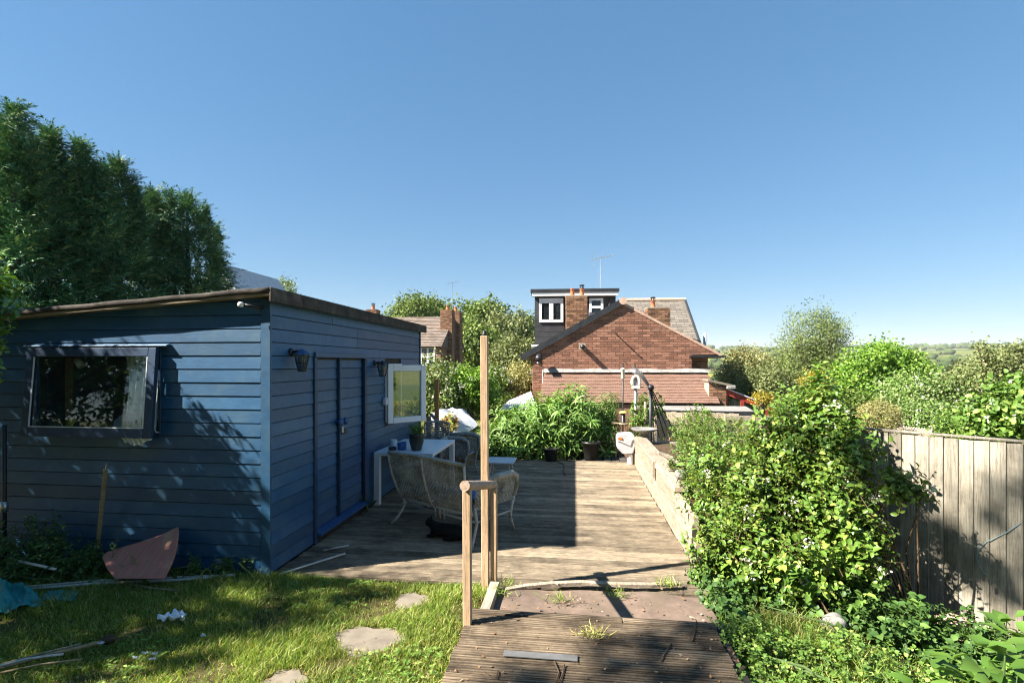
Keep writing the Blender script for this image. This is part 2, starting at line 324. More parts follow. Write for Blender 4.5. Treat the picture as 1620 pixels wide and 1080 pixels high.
MT['L_wood'] = leafmat('woodland_leaf', (.045,.075,.014), (.085,.125,.022), (.13,.16,.035), trans=.22, rough=.6)
MT['L_wood2'] = leafmat('olive_leaf', (.065,.085,.028), (.11,.13,.045), (.16,.17,.07), trans=.22, rough=.6)
MT['L_birch'] = leafmat('birch_leaf', (.07,.1,.028), (.115,.15,.042), (.17,.2,.07), trans=.3, rough=.5)
MT['L_maple'] = leafmat('maple_leaf', (.06,.125,.014), (.11,.2,.024), (.19,.28,.045), trans=.32, rough=.45)
MT['L_gold'] = leafmat('golden_leaf', (.3,.25,.03), (.48,.4,.06), trans=.3, rough=.5, gain=1)
MT['L_white'] = leafmat('blossoming_bush_leaf', (.06,.11,.025), (.11,.17,.04), (.22,.25,.12), trans=.25, rough=.5)
MT['L_blossom'] = leafmat('creamy_blossom_bush_leaf', (.08,.13,.03), (.15,.2,.055), (.36,.36,.25), trans=.25, rough=.55, gain=1.5)
MT['L_tan'] = leafmat('tan_shrub_leaf', (.12,.12,.045), (.19,.18,.07), (.25,.23,.1), trans=.25, rough=.6)
MT['L_red'] = leafmat('red_tipped_leaf', (.12,.15,.03), (.25,.25,.06), (.45,.12,.08), trans=.25, rough=.45)
MT['L_fern'] = leafmat('fern_frond', (.06,.13,.025), (.1,.18,.04), trans=.35, rough=.55)
MT['grass'] = leafmat('grass_blade', (.066,.12,.016), (.14,.2,.032), (.34,.32,.13), trans=.35, rough=.5, gain=1.9)
MT['grass_dry'] = leafmat('dry_grass_blade', (.22,.22,.07), (.34,.32,.12), trans=.3, rough=.6)
MT['litter'] = leafmat('dry_leaf_litter', (.17,.09,.04), (.36,.2,.1), (.5,.38,.26), trans=.1, rough=.8, gain=1)
MT['far_crown'] = leafmat('far_wood_crown', (.035,.055,.02), (.075,.095,.03), trans=.0, rough=.9, spec=.1, gain=1.2)
# ------------------------------------------------------------------ plants: numpy leaf builders
def unit(a): return a/np.maximum(np.linalg.norm(a, axis=-1, keepdims=True), 1e-9)
def leaves(P, D, N, L, W, shape='q', bend=.25, fold=.25):
    """P base, D along, N face normal, L length, W half width -> verts, face arrays"""
    n = len(P); L = np.broadcast_to(np.asarray(L, float), (n,))[:, None]; W = np.broadcast_to(np.asarray(W, float), (n,))[:, None]
    D = unit(D); S = unit(np.cross(D, N)); U = np.cross(S, D)
    if shape == 'q':
        V = np.stack([P, P+D*L*.45+S*W+U*L*.06, P+D*L-U*L*bend, P+D*L*.45-S*W+U*L*.06], 1).reshape(-1, 3)
        return V, [np.arange(n)[:, None]*4+np.array([0, 1, 2, 3])]
    if shape == 'b':   # blade: 5 verts
        V = np.stack([P-S*W, P+S*W, P+D*L*.55+S*W*.8+U*0, P+D*L*.55-S*W*.8, P+D*L*(1-bend*.5)-U*L*bend], 1).reshape(-1, 3)
        b = np.arange(n)[:, None]*5
        return V, [b+np.array([0, 1, 2, 3]), b+np.array([3, 2, 4])]
    a1, a2 = .3, .68
    c1 = P+D*L*a1-U*L*bend*.12; c2 = P+D*L*a2-U*L*bend*.45; tip = P+D*L*(1-bend*.25)-U*L*bend
    f = U*W*fold*2
    wid2 = .85 if shape == 'o' else .62
    V = np.stack([P, c1+S*W+f, c1, c1-S*W+f, c2+S*W*wid2+f*.8, c2, c2-S*W*wid2+f*.8, tip], 1).reshape(-1, 3)
    b = np.arange(n)[:, None]*8
    return V, [b+np.array([0, 2, 1]), b+np.array([0, 3, 2]), b+np.array([4, 5, 7]), b+np.array([5, 6, 7]),
               b+np.array([1, 2, 5, 4]), b+np.array([2, 3, 6, 5])]
def join(parts):
    vs, fs, o = [], {}, 0
    for V, F in parts:
        vs.append(V)
        for f in F: fs.setdefault(f.shape[1], []).append(f+o)
        o += len(V)
    return np.concatenate(vs), [np.concatenate(x) for x in fs.values()]
def rdirs(n, rng): return unit(rng.normal(size=(n, 3)))
def blob_pts(blobs, n, rng, shell=.6, squash_low=True, lump=.18):
    """points spread through lumpy ellipsoids, biased to the outside -> P, outward"""
    B = np.array(blobs, float); wt = (B[:, 3]*B[:, 4]+B[:, 4]*B[:, 5]+B[:, 3]*B[:, 5]); wt /= wt.sum()
    k = rng.choice(len(B), n, p=wt); d = rdirs(n, rng)
    ph = rng.uniform(0, 6.28, (len(B), 6)); q = ph[k]
    lm = 1+lump*(np.sin(4*d[:, 0]+q[:, 0])*np.sin(4.5*d[:, 1]+q[:, 1])+.7*np.sin(8*d[:, 2]+q[:, 2])*np.sin(7*d[:, 0]+q[:, 3])+.5*np.sin(13*d[:, 1]+q[:, 4])*np.sin(11*d[:, 2]+q[:, 5]))
    r = shell+(1-shell)*np.sqrt(rng.uniform(0, 1, n))
    P = B[k, :3]+d*B[k, 3:6]*(r*lm)[:, None]
    return P, unit(d/B[k, 3:6])
def crown(blobs, n, per, rc, L, W, rng, shape='q', shell=.55, up=.35, lump=.2, bend=.2, zmin=None, jit=.7):
    P, O = blob_pts(blobs, n, rng, shell, lump=lump)
    P = np.repeat(P, per, 0)+rng.normal(size=(n*per, 3))*rc; O = np.repeat(O, per, 0); m = len(P)
    if zmin is not None: k = P[:, 2] > zmin; P = P[k]; O = O[k]; m = len(P)
    N = unit(O*.55+np.array([0, 0, up])+rng.normal(size=(m, 3))*jit)
    D = unit(np.cross(N, rdirs(m, rng))+O*.35+np.array([0, 0, -.15]))
    s = rng.uniform(.6, 1.25, m)
    return leaves(P, D, N, L*s, W*s, shape, bend)
def twigs(blobs, n, per, tl, L, W, rng, shape='o', shell=.45, up=.5, lump=.18, bend=.3, rt=.003, zmin=None, whorl=False, box=None):
    """leafy shoots: leaves set alternately along a thin stem -> (leaf mesh, stem mesh, shoot tips)"""
    P, O = blob_pts(blobs, n, rng, shell, lump=lump)
    keep = np.ones(n, bool)
    if zmin is not None: keep &= P[:, 2] > zmin
    if box is not None: keep &= box(P)
    P = P[keep]; O = O[keep]; n = len(P)
    T = unit(O*.8+np.array([0, 0, up])+rng.normal(size=(n, 3))*.45); tl = tl*rng.uniform(.6, 1.3, n)
    B0 = P-T*tl[:, None]*.6; tip = B0+T*tl[:, None]
    t = np.linspace(.25, 1, per)[None, :]*np.ones((n, 1))
    if whorl: t = .6+.4*t
    A = unit(np.cross(T, rdirs(n, rng))); C = np.cross(T, A)
    ang = rng.uniform(0, 6.28, (n, 1))+np.arange(per)[None, :]*2.4
    side = A[:, None]*np.cos(ang)[..., None]+C[:, None]*np.sin(ang)[..., None]
    PP = (B0[:, None]+T[:, None]*(tl[:, None]*t)[..., None]).reshape(-1, 3)
    sd = side.reshape(-1, 3); TT = np.repeat(T, per, 0); m = len(PP)
    D = unit(sd+TT*.55+rng.normal(size=(m, 3))*.2+np.array([0, 0, .1]))
    N = unit(TT*.9+np.array([0, 0, .5])+rng.normal(size=(m, 3))*.3-sd*.2)
    s = rng.uniform(.6, 1.15, m)*np.repeat(rng.uniform(.55, 1.3, n), per)
    lv = leaves(PP, D, N, L*s, W*s, shape, bend)
    # stems: three-sided slivers
    V = []
    for k in range(3):
        a = 2.094*k; V.append(B0+(A*math.cos(a)+C*math.sin(a))*rt)
    for k in range(3):
        a = 2.094*k; V.append(tip+(A*math.cos(a)+C*math.sin(a))*rt*.5)
    V = np.stack(V, 1).reshape(-1, 3); b = np.arange(n)[:, None]*6
    st = (V, [b+np.array([0, 1, 4, 3]), b+np.array([1, 2, 5, 4]), b+np.array([2, 0, 3, 5])])
    return lv, st, (tip, T)
def flowerheads(tip, T, rng, per=14, r=.035, s=.012):
    n = len(tip); P = np.repeat(tip+T*.01, per, 0)+rng.normal(size=(n*per, 3))*r*.55; m = len(P)
    N = unit(np.repeat(T, per, 0)+rng.normal(size=(m, 3))*.8); D = unit(np.cross(N, rdirs(m, rng)))
    return leaves(P-D*s, D, N, s*2.0, s*.8, 'q', .1)
def limbs(base, H, targets, r0, rng, wob=.12, n=8):
    """tapered trunk with limbs to each target"""
    m = MB(); base = Vector(base); top = base+Vector((0, 0, H))
    pts = [base+Vector((rng.normal()*wob*i/5, rng.normal()*wob*i/5, H*i/5)) for i in range(6)]; pts[0] = base-Vector((0, 0, .1))
    m.tube(pts, [r0*(1.25 if i == 0 else 1-.13*i) for i in range(6)], n)
    for t in targets:
        t = Vector(t); s = pts[int(rng.integers(2, 6))]; q = s.lerp(t, .5)+Vector((rng.normal()*.1*H*.3, rng.normal()*.1*H*.3, .06*H))
        m.tube([s, s.lerp(q, .5), q, q.lerp(t, .6), t], [r0*.5, r0*.42, r0*.33, r0*.22, r0*.08], 6)
    return m
def tree(name, label, cat, base, blobs, n, per, rc, L, W, mat, seed, H=None, r0=.12, shape='q', shell=.5, group=None, lump=.2, flowers=None, zmin=None, bark=None, jit=.7, up=.35):
    rng = np.random.default_rng(seed); t = thing(name, label, cat, base, 0, group)
    if H is None: H = max(.3, min(b[2] for b in blobs)-base[2])
    limbs(base, H, [(b[0]+rng.normal()*b[3]*.3, b[1]+rng.normal()*b[4]*.3, b[2]+b[5]*.4) for b in blobs for _ in range(2)], r0, rng, .03*H).build('trunk', bark or MT['bark'], t, True)
    V, F = crown(blobs, n, per, rc, L, W, rng, shape, shell, up, lump, zmin=zmin, jit=jit)
    np_mesh('crown', V, F, mat, t)
    if flowers:
        P, O = blob_pts(blobs, flowers[0], rng, .9, lump=lump)
        V, F = flowerheads(P, unit(O+np.array([0, 0, .4])), rng, flowers[1], flowers[2], flowers[3]); np_mesh('blossom', V, F, flowers[4] if len(flowers) > 4 else MT['flower'], t)
    return t
def shrub(name, label, cat, base, blobs, n, per, tl, L, W, mat, seed, shape='o', shell=.45, up=.5, group=None, flowers=None, zmin=None, lump=.18, bend=.3, stem='twig', nstem=9, rt=.003, whorl=False, box=None, r0=.012):
    rng = np.random.default_rng(seed); t = thing(name, label, cat, base, 0, group)
    lv, st, (tip, T) = twigs(blobs, n, per, tl, L, W, rng, shape, shell, up, lump, bend, rt, zmin, whorl, box)
    np_mesh('foliage', *lv, mat, t); np_mesh('twigs', *st, MT[stem], t)
    m = MB()
    for i in range(nstem):
        b = blobs[i % len(blobs)]; s = Vector(base)+Vector((rng.normal()*.12, rng.normal()*.12, -.05))
        e = Vector((b[0]+rng.normal()*b[3]*.5, b[1]+rng.normal()*b[4]*.5, b[2]+b[5]*rng.uniform(-.1, .7))); q = s.lerp(e, .5)+Vector((rng.normal()*.06, rng.normal()*.06, .08))
        m.tube([s, s.lerp(q, .5), q, q.lerp(e, .5), e], [r0, r0*.9, r0*.75, r0*.55, r0*.25], 5)
    m.build('stems', MT[stem], t, True)
    if flowers:
        k = rng.choice(len(tip), min(flowers[0], len(tip)), False); V, F = flowerheads(tip[k], T[k], rng, flowers[1], flowers[2], flowers[3]); np_mesh('flower_heads', V, F, flowers[4] if len(flowers) > 4 else MT['flower'], t)
    return t
def conifer(name, label, base, H, Rm, n, seed, mat, group=None, power=.75, z0=.3, fl=.5, spires=3):
    """dense conifer of flat drooping sprays"""
    rng = np.random.default_rng(seed); t = thing(name, label, 'tree', base, 0, group)
    m = MB().tube([(base[0], base[1], base[2]-.1), (base[0]+.03, base[1], base[2]+H*.5), (base[0], base[1], base[2]+H*.97)], [.13, .09, .015], 7); m.build('trunk', MT['bark'], t, True)
    h = 1-np.sqrt(rng.uniform(0, 1, n)); h = np.where(rng.uniform(size=n) < .25, rng.uniform(.6, 1, n), h)
    a = rng.uniform(0, 6.283, n); q = rng.uniform(0, 6.28, 6)
    rr = Rm*np.clip(1-h, 0.015, 1)**power*(1+.24*np.sin(3*a+q[0]+5*h)+.2*np.sin(5*a+q[1]-11*h)+.17*np.sin(17*h+q[2]+2*a))
    rr *= np.where(rng.uniform(size=n) < .78, rng.uniform(.82, 1.06, n), rng.uniform(.3, .85, n))
    P0 = np.stack([base[0]+np.cos(a)*rr, base[1]+np.sin(a)*rr, base[2]+z0+h*(H-z0)], 1)
    # side leaders: thin spires round the top
    ns = n//9
    for j in range(spires):
        i0 = j*(ns//spires); i1 = (j+1)*(ns//spires); aa = rng.uniform(0, 6.28); ro = rng.uniform(.15, .5)*Rm; hh = rng.uniform(0, 1, i1-i0)**.8; hz = H*rng.uniform(.9, .985)
        P0[i0:i1, 0] = base[0]+ro*math.cos(aa)+rng.normal(size=i1-i0)*.16*(1-hh); P0[i0:i1, 1] = base[1]+ro*math.sin(aa)+rng.normal(size=i1-i0)*.16*(1-hh); P0[i0:i1, 2] = base[2]+hz-1.3*(1-hh); h[i0:i1] = .7+.25*hh
    out = np.stack([np.cos(a), np.sin(a), .35+.9*h+rng.normal(size=n)*.25], 1)+rng.normal(size=(n, 3))*.3
    T = unit(out); fl = fl*rng.uniform(.6, 1.3, n)*np.clip(1.15-h*.55, .4, 1.2)
    N = unit(np.array([0, 0, 1.0])+rng.normal(size=(n, 3))*.45); S = unit(np.cross(T, N)); N = np.cross(S, T)
    parts = []
    k = 9
    for i in range(k):
        f = i/(k-1)
        c = P0+T*(fl*(f-.45))[:, None]-N*(fl*.28*f*f)[:, None]
        for sd in (-1, 1):
            D = unit(T*.8+S*sd*(1-.35*f)+rng.normal(size=(n, 3))*.22-N*.12)
            Ls = fl*(.46-.3*f)*rng.uniform(.7, 1.25, n)
            parts.append(leaves(c, D, unit(N+rng.normal(size=(n, 3))*.25), Ls, Ls*.1, 'q', .25))
    parts.append(leaves(P0+T*(fl*.5)[:, None]-N*(fl*.28)[:, None], T-N*.4, N, fl*.28, fl*.04, 'q', .2))
    # leader shoot sprays at the tip
    V, F = join(parts); np_mesh('crown', V, F, mat, t)
    return t

# ------------------------------------------------------------------ ground
def nsm(a, b, x): t = np.clip((x-a)/(b-a), 0, 1); return t*t*(3-2*t)
def hgt(x, y):
    x = np.asarray(x, float); y = np.asarray(y, float)
    dd = x*F2.x+y*F2.y; r = np.hypot(x, y)
    g = .03*np.sin(1.7*x+.6)*np.sin(1.3*y+1.0)*nsm(4.4, 2.5, y)
    g = g+.12*nsm(2.6, .8, y)
    under = nsm(-3, -2.6, x)*nsm(1.3, 1.05, x)*nsm(4.05, 4.3, y)*nsm(10.4, 9.9, y); g = g*(1-under)-.14*under
    inset = nsm(-.72, -.6, x)*nsm(1.0, .9, x)*nsm(1.2, 1.5, y)*nsm(4.15, 4.05, y); g = g*(1-inset)-.07*inset
    g = g-.32*nsm(1.3, 3.2, x)*nsm(12, 9, y)*nsm(1, 3, y)
    g = g-1.45*nsm(9.9, 12.2, y)*nsm(-2.4, -1.2, x)-.5*nsm(9.5, 16, y)*nsm(-1.4, -2.4, x)
    g = g-.6*nsm(3.4, 7.0, x)*nsm(12, 7, y)
    # wide land: valley then rising fields
    rr = np.array([0, 16, 30, 60, 120, 260, 430, 620, 900, 1300, 1700, 2300, 5200]); hh = np.array([0, 0, -1.0, -3.5, -6.5, -7.5, -2.0, 3.5, 15, 31, 43, 22, 0])
    g = g+np.interp(r, rr, hh)
    a = np.arctan2(x, np.maximum(y, .01)); g = g+nsm(400, 1600, r)*(7*np.sin(5*a+1)+4*np.sin(13*a+.3)+2*np.sin(31*a))
    return g
def gz(x, y): return float(hgt(x, y))
def make_ground():
    rs = np.concatenate([[.01], .35*1.065**np.arange(0, 141)]); na = 220; ang = np.arange(na)/na*2*math.pi
    X = rs[:, None]*np.cos(ang); Y = rs[:, None]*np.sin(ang); Z = hgt(X, Y)
    V = np.stack([X, Y, Z], -1).reshape(-1, 3); i = np.arange(len(rs)-1)[:, None]*na; j = np.arange(na)[None, :]; j2 = (j+1) % na
    Fq = np.stack([i+j, i+na+j, i+na+j2, i+j2], -1).reshape(-1, 4)
    n = NT('garden_ground'); co = n.coords((1,1,1), False); g = n.n('NewGeometry')
    near = n.ramp(n.noise(co, 9, 8, .7), [(.3, (.05,.036,.02)), (.5, (.1,.085,.035)), (.7, (.13,.15,.045))])
    # fields far off: patchwork by cells
    vo = n.n('TexVoronoi'); vo.inputs['Scale'].default_value = .0075; n.l(n.coords((1, 1.8, 0), False), vo.inputs['Vector'])
    sp = n.n('SeparateColor'); n.l(vo.outputs['Color'], sp.inputs[0])
    field = n.ramp(sp.outputs[0], [(0, (.085,.125,.03)), (.25, (.12,.15,.04)), (.45, (.3,.29,.055)), (.6, (.14,.16,.06)), (.8, (.2,.19,.08)), (1, (.09,.11,.035))])
    field = n.mix(n.ramp(n.noise(co, .12, 6, .7), [(.35, 0), (.7, .5)]), field, (.07,.09,.03))
    ln = n.n('VectorMath', operation='LENGTH'); n.l(g.outputs['Position'], ln.inputs[0])
    mr = n.n('MapRange'); mr.inputs[1].default_value = 30; mr.inputs[2].default_value = 90; n.l(ln.outputs['Value'], mr.inputs[0])
    n.l(n.mix(mr.outputs[0], near, field), n.b.inputs['Base Color']); n.bump(n.noise(co, 22, 8, .75), .7, .03)
    o = np_mesh('ground', V, [Fq], n.set(1, .1), None, True); tag(o, kind='structure')
make_ground()
# ------------------------------------------------------------------ deck, platform and steps
def grooved(length, width, th, ng, axis='x', gd=.006):
    """a board with ng grooves along its length, centred on y, top at z=0"""
    prof = [(-width/2, -th), (-width/2, -.004), (-width/2+.004, 0)]
    for k in range(ng):
        c = -width/2+width*(k+.5)/ng; w_ = width/ng*.22
        prof += [(c-w_, 0), (c-w_*.6, -gd), (c+w_*.6, -gd), (c+w_, 0)]
    prof += [(width/2-.004, 0), (width/2, -.004), (width/2, -th)]
    m = MB(); m.prism([(0, p[0], p[1]) for p in prof], (length, 0, 0)); return m
deck = thing('garden_deck', 'wide weathered timber deck between the blue shed and the planter wall', 'deck', (-.8, 4.2, 0))
MB().box(-2.62, 4.24, -.13, 1.05, 9.72, -.032).build('joist_frame', MT['dark'], deck)
b0 = grooved(3.70, .113, .028, 5).build('deck_board', MT['deck'], deck, fix=False, local=True)
for i in range(44):
    o = b0 if i == 0 else b0.copy()
    if i: COL.objects.link(o)
    o.location = (-2.635+.8+random.uniform(-.006, .012), .06+i*.1248, random.uniform(-.0025, .003)); o.rotation_euler = (random.uniform(-.012, .012), 0, random.uniform(-.0012, .0012))
# narrow path of dark boards beyond the deck
pth = thing('board_path', 'short path of dark boards running away beyond the end of the deck', 'path', (.5, 9.8, -.02))
MB().box(-.05, 9.82, -.17, 1.02, 12.3, -.055).build('joist_frame', MT['dark'], pth)
pb = MB().box(0, 0, -.03, .135, 2.5, 0).build('path_board', MT['path'], pth, bev=.003, local=True)
for i in range(7):
    o = pb if i == 0 else pb.copy()
    if i: COL.objects.link(o)
    o.location = (-.56+i*.155, .03, random.uniform(-.006, .006))
# raised platform the picture is taken from
plat = thing('step_platform', 'raised grooved grey decking platform in the foreground, strewn with twigs', 'platform', (.13, 2.4, .0))
ZP = .17
MB().box(-.66, 1.5, -.06, .94, 3.43, ZP-.032).build('joist_frame', MT['dark'], plat)
g0 = grooved(1.58, .119, .028, 5, gd=.007).build('deck_board', MT['deck2'], plat, fix=False, local=True)
for i in range(15):
    o = g0 if i == 0 else g0.copy()
    if i: COL.objects.link(o)
    o.location = (-.83+random.uniform(-.008, .008), 3.27-.127*i-2.4, ZP+random.uniform(-.002, .002)); o.rotation_euler = (random.uniform(-.01, .01), 0, random.uniform(-.003, .003))
MB().box(-.72, 3.345, .03, .31, 3.40, ZP+.004).build('edge_beam', MT['deck2'], plat, bev=.004)
MB().box(.315, 3.345, .03, .90, 3.405, ZP+.002).build('edge_beam', MT['deck2'], plat, bev=.004)
MB().box(-.71, 3.41, -.05, .89, 3.475, ZP-.03).build('riser_board', MT['deck2'], plat, bev=.004)
s = MB()
p0 = on(797, 1033, ZP+.004); p1 = on(914, 1033, ZP+.004)
s.box(p0.x, p0.y-.03, ZP+.003, p1.x, p0.y+.025, ZP+.012); s.build('grey_strip', MT['strip'], plat, bev=.002)
# sunken concrete slab and pale edging between platform and deck
sl_ = MB().grid(lambda a, b: (-.62+1.62*a, 3.48+.6*b, .035+.012*math.sin(7*a+3*b)+.006*math.sin(19*a)), 24, 8).build('concrete_step', MT['slab'], None, True)
tag(sl_, 'pinkish concrete slab in the gap between platform and deck', 'slab', kind='structure')
e = MB(); pts = [on(u, v, .045) for u, v in ((795, 933), (830, 927), (870, 923), (920, 921), (975, 924), (1030, 925), (1075, 922))]
[e.beam(pts[i], pts[i+1], .05, .022) for i in range(len(pts)-1)]; tag(e.build('edging_strip', MT['sleeper'], None), 'pale curved edging strip along the near edge of the deck', 'edging')
e = MB().beam((-.63, 3.5, .06), (-.63, 4.0, .06), .075, .09); tag(e.build('timber_block', MT['sleeper'], None, bev=.006), 'short pale timber block lying at the foot of the handrail posts', 'timber')

# ------------------------------------------------------------------ handrail and tall post
hr = thing('handrail', 'short round grey handrail on two square pine posts beside the steps', 'handrail', (-.685, 3.21, 0))
MB().beam((-.685, 3.21, -.1), (-.69, 3.21, 1.03), .052, .052, (0,1,0)).build('post', MT['post'], hr, bev=.004)
MB().beam((-.652, 4.07, -.1), (-.652, 4.07, .83), .05, .055, (0,1,0)).build('post', MT['post'], hr, bev=.004)
MB().tube([(-.69, 3.14, 1.073), (-.665, 4.14, .843)], .033, 30).build('rail', MT['rail'], hr)
tp = thing('tall_post', 'tall square pine post rising from the deck beside the handrail', 'post', (-.717, 4.05, 0))
MB().beam((-.717, 4.05, -.1), (-.727, 4.05, 2.07), .058, .058, (0,1,0)).build('shaft', MT['post'], tp, bev=.004)
MB().lathe((-.727, 4.05, 2.07), [(.022, 0), (.024, .012), (.014, .022), (.018, .035), (.004, .045)], 10).build('finial', MT['black'], tp, True)

# ------------------------------------------------------------------ blue shed
XW, Y0, Y1, XL = -2.646, 4.126, 8.41, -5.75      # right wall plane, front wall plane, far end, left end
def roofz(x): return 2.425+(x-XW)*((2.425-2.257)/2.474)
shed = thing('garden_shed', 'dark blue weatherboarded shed with sloping felt roof at the left of the deck', 'shed', (-3.9, 6.2, 0))
def clip(poly, f):
    out = []
    for i in range(len(poly)):
        a, b = poly[i], poly[(i+1) % len(poly)]; fa, fb = f(a), f(b)
        if fa <= 0: out.append(a)
        if fa*fb < 0: t = fa/(fa-fb); out.append((a[0]+(b[0]-a[0])*t, a[1]+(b[1]-a[1])*t))
    return out
PITCH = .1185
def fboard(x0, x1, z0, z1, parent, y=Y0, th=.02, name='board', mat=None, lapx=0):
    poly = clip([(x0, z0), (x1, z0), (x1, z1), (x0, z1)], lambda p: p[1]-(roofz(p[0])-.002))
    if len(poly) < 3: return
    zs = max(z1-z0, .01); m = MB(); n = len(poly); rx = random.uniform(-.0015, .0015)
    fr = [(p[0], y-th*(1-.35*(p[1]-z0)/zs)+rx, p[1]) for p in poly]; bk = [(p[0], y+.004, p[1]) for p in poly]
    m.add(fr+bk, [tuple(range(n)), tuple(range(2*n-1, n-1, -1))]+[(i, i+n, (i+1) % n+n, (i+1) % n) for i in range(n)])
    return m.build(name, mat or MT['blue'], parent, bev=.0018)
def sboard(y0, y1, z0, z1, parent, x=XW, th=.02, name='board', mat=None):
    zs = z1-z0; rx = random.uniform(-.0015, .0015)
    poly = [(y0, z0), (y1, z0), (y1, z1), (y0, z1)]
    fr = [(x+th*(1-.35*(p[1]-z0)/zs)+rx, p[0], p[1]) for p in poly]; bk = [(x-.004, p[0], p[1]) for p in poly]
    m = MB(); m.add(fr+bk, [(0,1,2,3), (7,6,5,4), (0,4,5,1), (1,5,6,2), (2,6,7,3), (3,7,4,0)]); return m.build(name, mat or MT['blue'], parent, bev=.0018)
WX0, WX1, WZ0, WZ1 = -4.93, -3.70, 1.235, 1.97      # front window opening
fw = MB(); T = .055
def fpanel(x0, x1, z0, z1):
    poly = clip([(x0, z0), (x1, z0), (x1, z1), (x0, z1)], lambda p: p[1]-(roofz(p[0])-.003))
    if len(poly) > 2: fw.prism([(p[0], Y0+.006, p[1]) for p in poly], (0, T, 0))
fpanel(XL+.01, WX0, 0, 3); fpanel(WX1, XW-.01, 0, 3); fpanel(WX0, WX1, 0, WZ0); fpanel(WX0, WX1, WZ1, 3)
fwo = fw.build('front_wall', MT['dark'], shed)
z = .02
while z < 2.45:
    z1 = z+PITCH-.005
    if z1 < WZ0-.01 or z > WZ1+.02: fboard(XL, XW-.07, z, z1, fwo)
    else:
        fboard(XL, WX0-.0, z, z1, fwo); fboard(WX1+.0, XW-.07, z, z1, fwo)
        if z < WZ0: fboard(WX0, WX1, z, WZ0, fwo)
        if z1 > WZ1: fboard(WX0, WX1, WZ1, z1, fwo)
    z += PITCH
MB().box(XW-.066, Y0-.026, 0, XW+.024, Y0-.002, 2.41).build('corner_trim', MT['blue'], shed, bev=.003)
# right wall with doors and side window
DY0, DY1, DZ0, DZ1 = 4.875, 6.11, .105, 1.885
SY0, SY1, SZ0, SZ1 = 6.80, 7.46, 1.02, 1.84
sw = MB(); XB = XW-.006
def spanel(y0, y1, z0, z1): sw.box(XB-T, y0, z0, XB, y1, z1)
spanel(Y0+.07, DY0, 0, 2.40); spanel(DY0, DY1, DZ1, 2.40); spanel(DY1, SY0, 0, 2.40); spanel(SY0, SY1, 0, SZ0); spanel(SY0, SY1, SZ1, 2.40); spanel(SY1, Y1, 0, 2.40); spanel(DY0, DY1, 0, DZ0)
swo = sw.build('side_wall', MT['dark'], shed)
z = .02
while z < 2.38:
    z1 = min(z+PITCH-.005, 2.41)
    segs = [(Y0, Y1)]
    def cut(segs, a, b): return [s for y0, y1 in segs for s in ((y0, min(y1, a)), (max(y0, b), y1)) if s[1]-s[0] > .02]
    if z1 > .0 and z < DZ1: segs = cut(segs, DY0, DY1)
    if z1 > SZ0 and z < SZ1: segs = cut(segs, SY0, SY1)
    out = []
    for a, b in segs:
        if z > DZ1 and b-a > 3:
            j = random.choice((5.25, 5.9, 6.6)); out += [(a, j-.001), (j+.001, b)]
        else: out.append((a, b))
    for a, b in out: sboard(a, b, z, z1, swo)
    z += PITCH
MB().box(XW+.003, Y1-.04, 0, XW+.03, Y1+.012, 2.41).build('corner_trim', MT['blue_dark'], shed, bev=.002)
# far, left and inner shell
MB().box(XL, Y1, 0, XW-.005, Y1+.05, 2.25).build('back_wall', MT['blue'], shed)
MB().box(XL+.002, Y0+.07, 0, XL+.05, Y1-.002, 2.24).build('left_wall', MT['blue'], shed)
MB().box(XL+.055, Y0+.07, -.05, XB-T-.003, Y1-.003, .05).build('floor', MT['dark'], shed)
# roof: sloping deck, felt, fascias
r = MB(); xa, xb = XL-.09, XW+.075; ya, yb = Y0-.10, Y1+.12
za, zb = roofz(xa), roofz(xb)
r.prism([(xa, ya, za), (xb, ya, zb), (xb, ya, zb+.03), (xa, ya, za+.03)], (0, yb-ya, 0)); r.build('roof_deck', MT['bare'], shed)
r = MB(); r.grid(lambda a, b: (xa-.012+(xb-xa+.02)*a, ya-.014+(yb-ya+.028)*b, roofz(xa+(xb-xa)*a)+.036+.006*math.sin(9*a+5*b)+.004*math.sin(31*a)), 26, 40)
ro = r.build('roof_felt', MT['felt'], shed, True); md = ro.modifiers.new('t', 'SOLIDIFY'); md.thickness = .012; md.offset = 1
f = MB(); f.prism([(xa-.01, ya-.002, za-.004), (xb+.003, ya-.002, zb-.004), (xb+.003, ya-.002, zb+.04), (xa-.01, ya-.002, za+.04)], (0, -.02, 0)); f.build('front_batten', MT['bare'], shed, bev=.003)
f = MB(); f.grid(lambda a, b: (xa-.015+(xb-xa+.02)*a, ya-.026-.012*math.sin(math.pi*b)-.003*math.sin(23*a), roofz(xa+(xb-xa)*a)+.016+.05*b+.003*math.sin(37*a)), 40, 4)
ff = f.build('felt_fold', MT['felt'], shed, True); md = ff.modifiers.new('t', 'SOLIDIFY'); md.thickness = .006
f = MB(); f.box(xb+.002, ya-.03, zb-.06, xb+.024, yb, zb+.062); f.build('side_fascia', MT['felt'], shed, bev=.005)
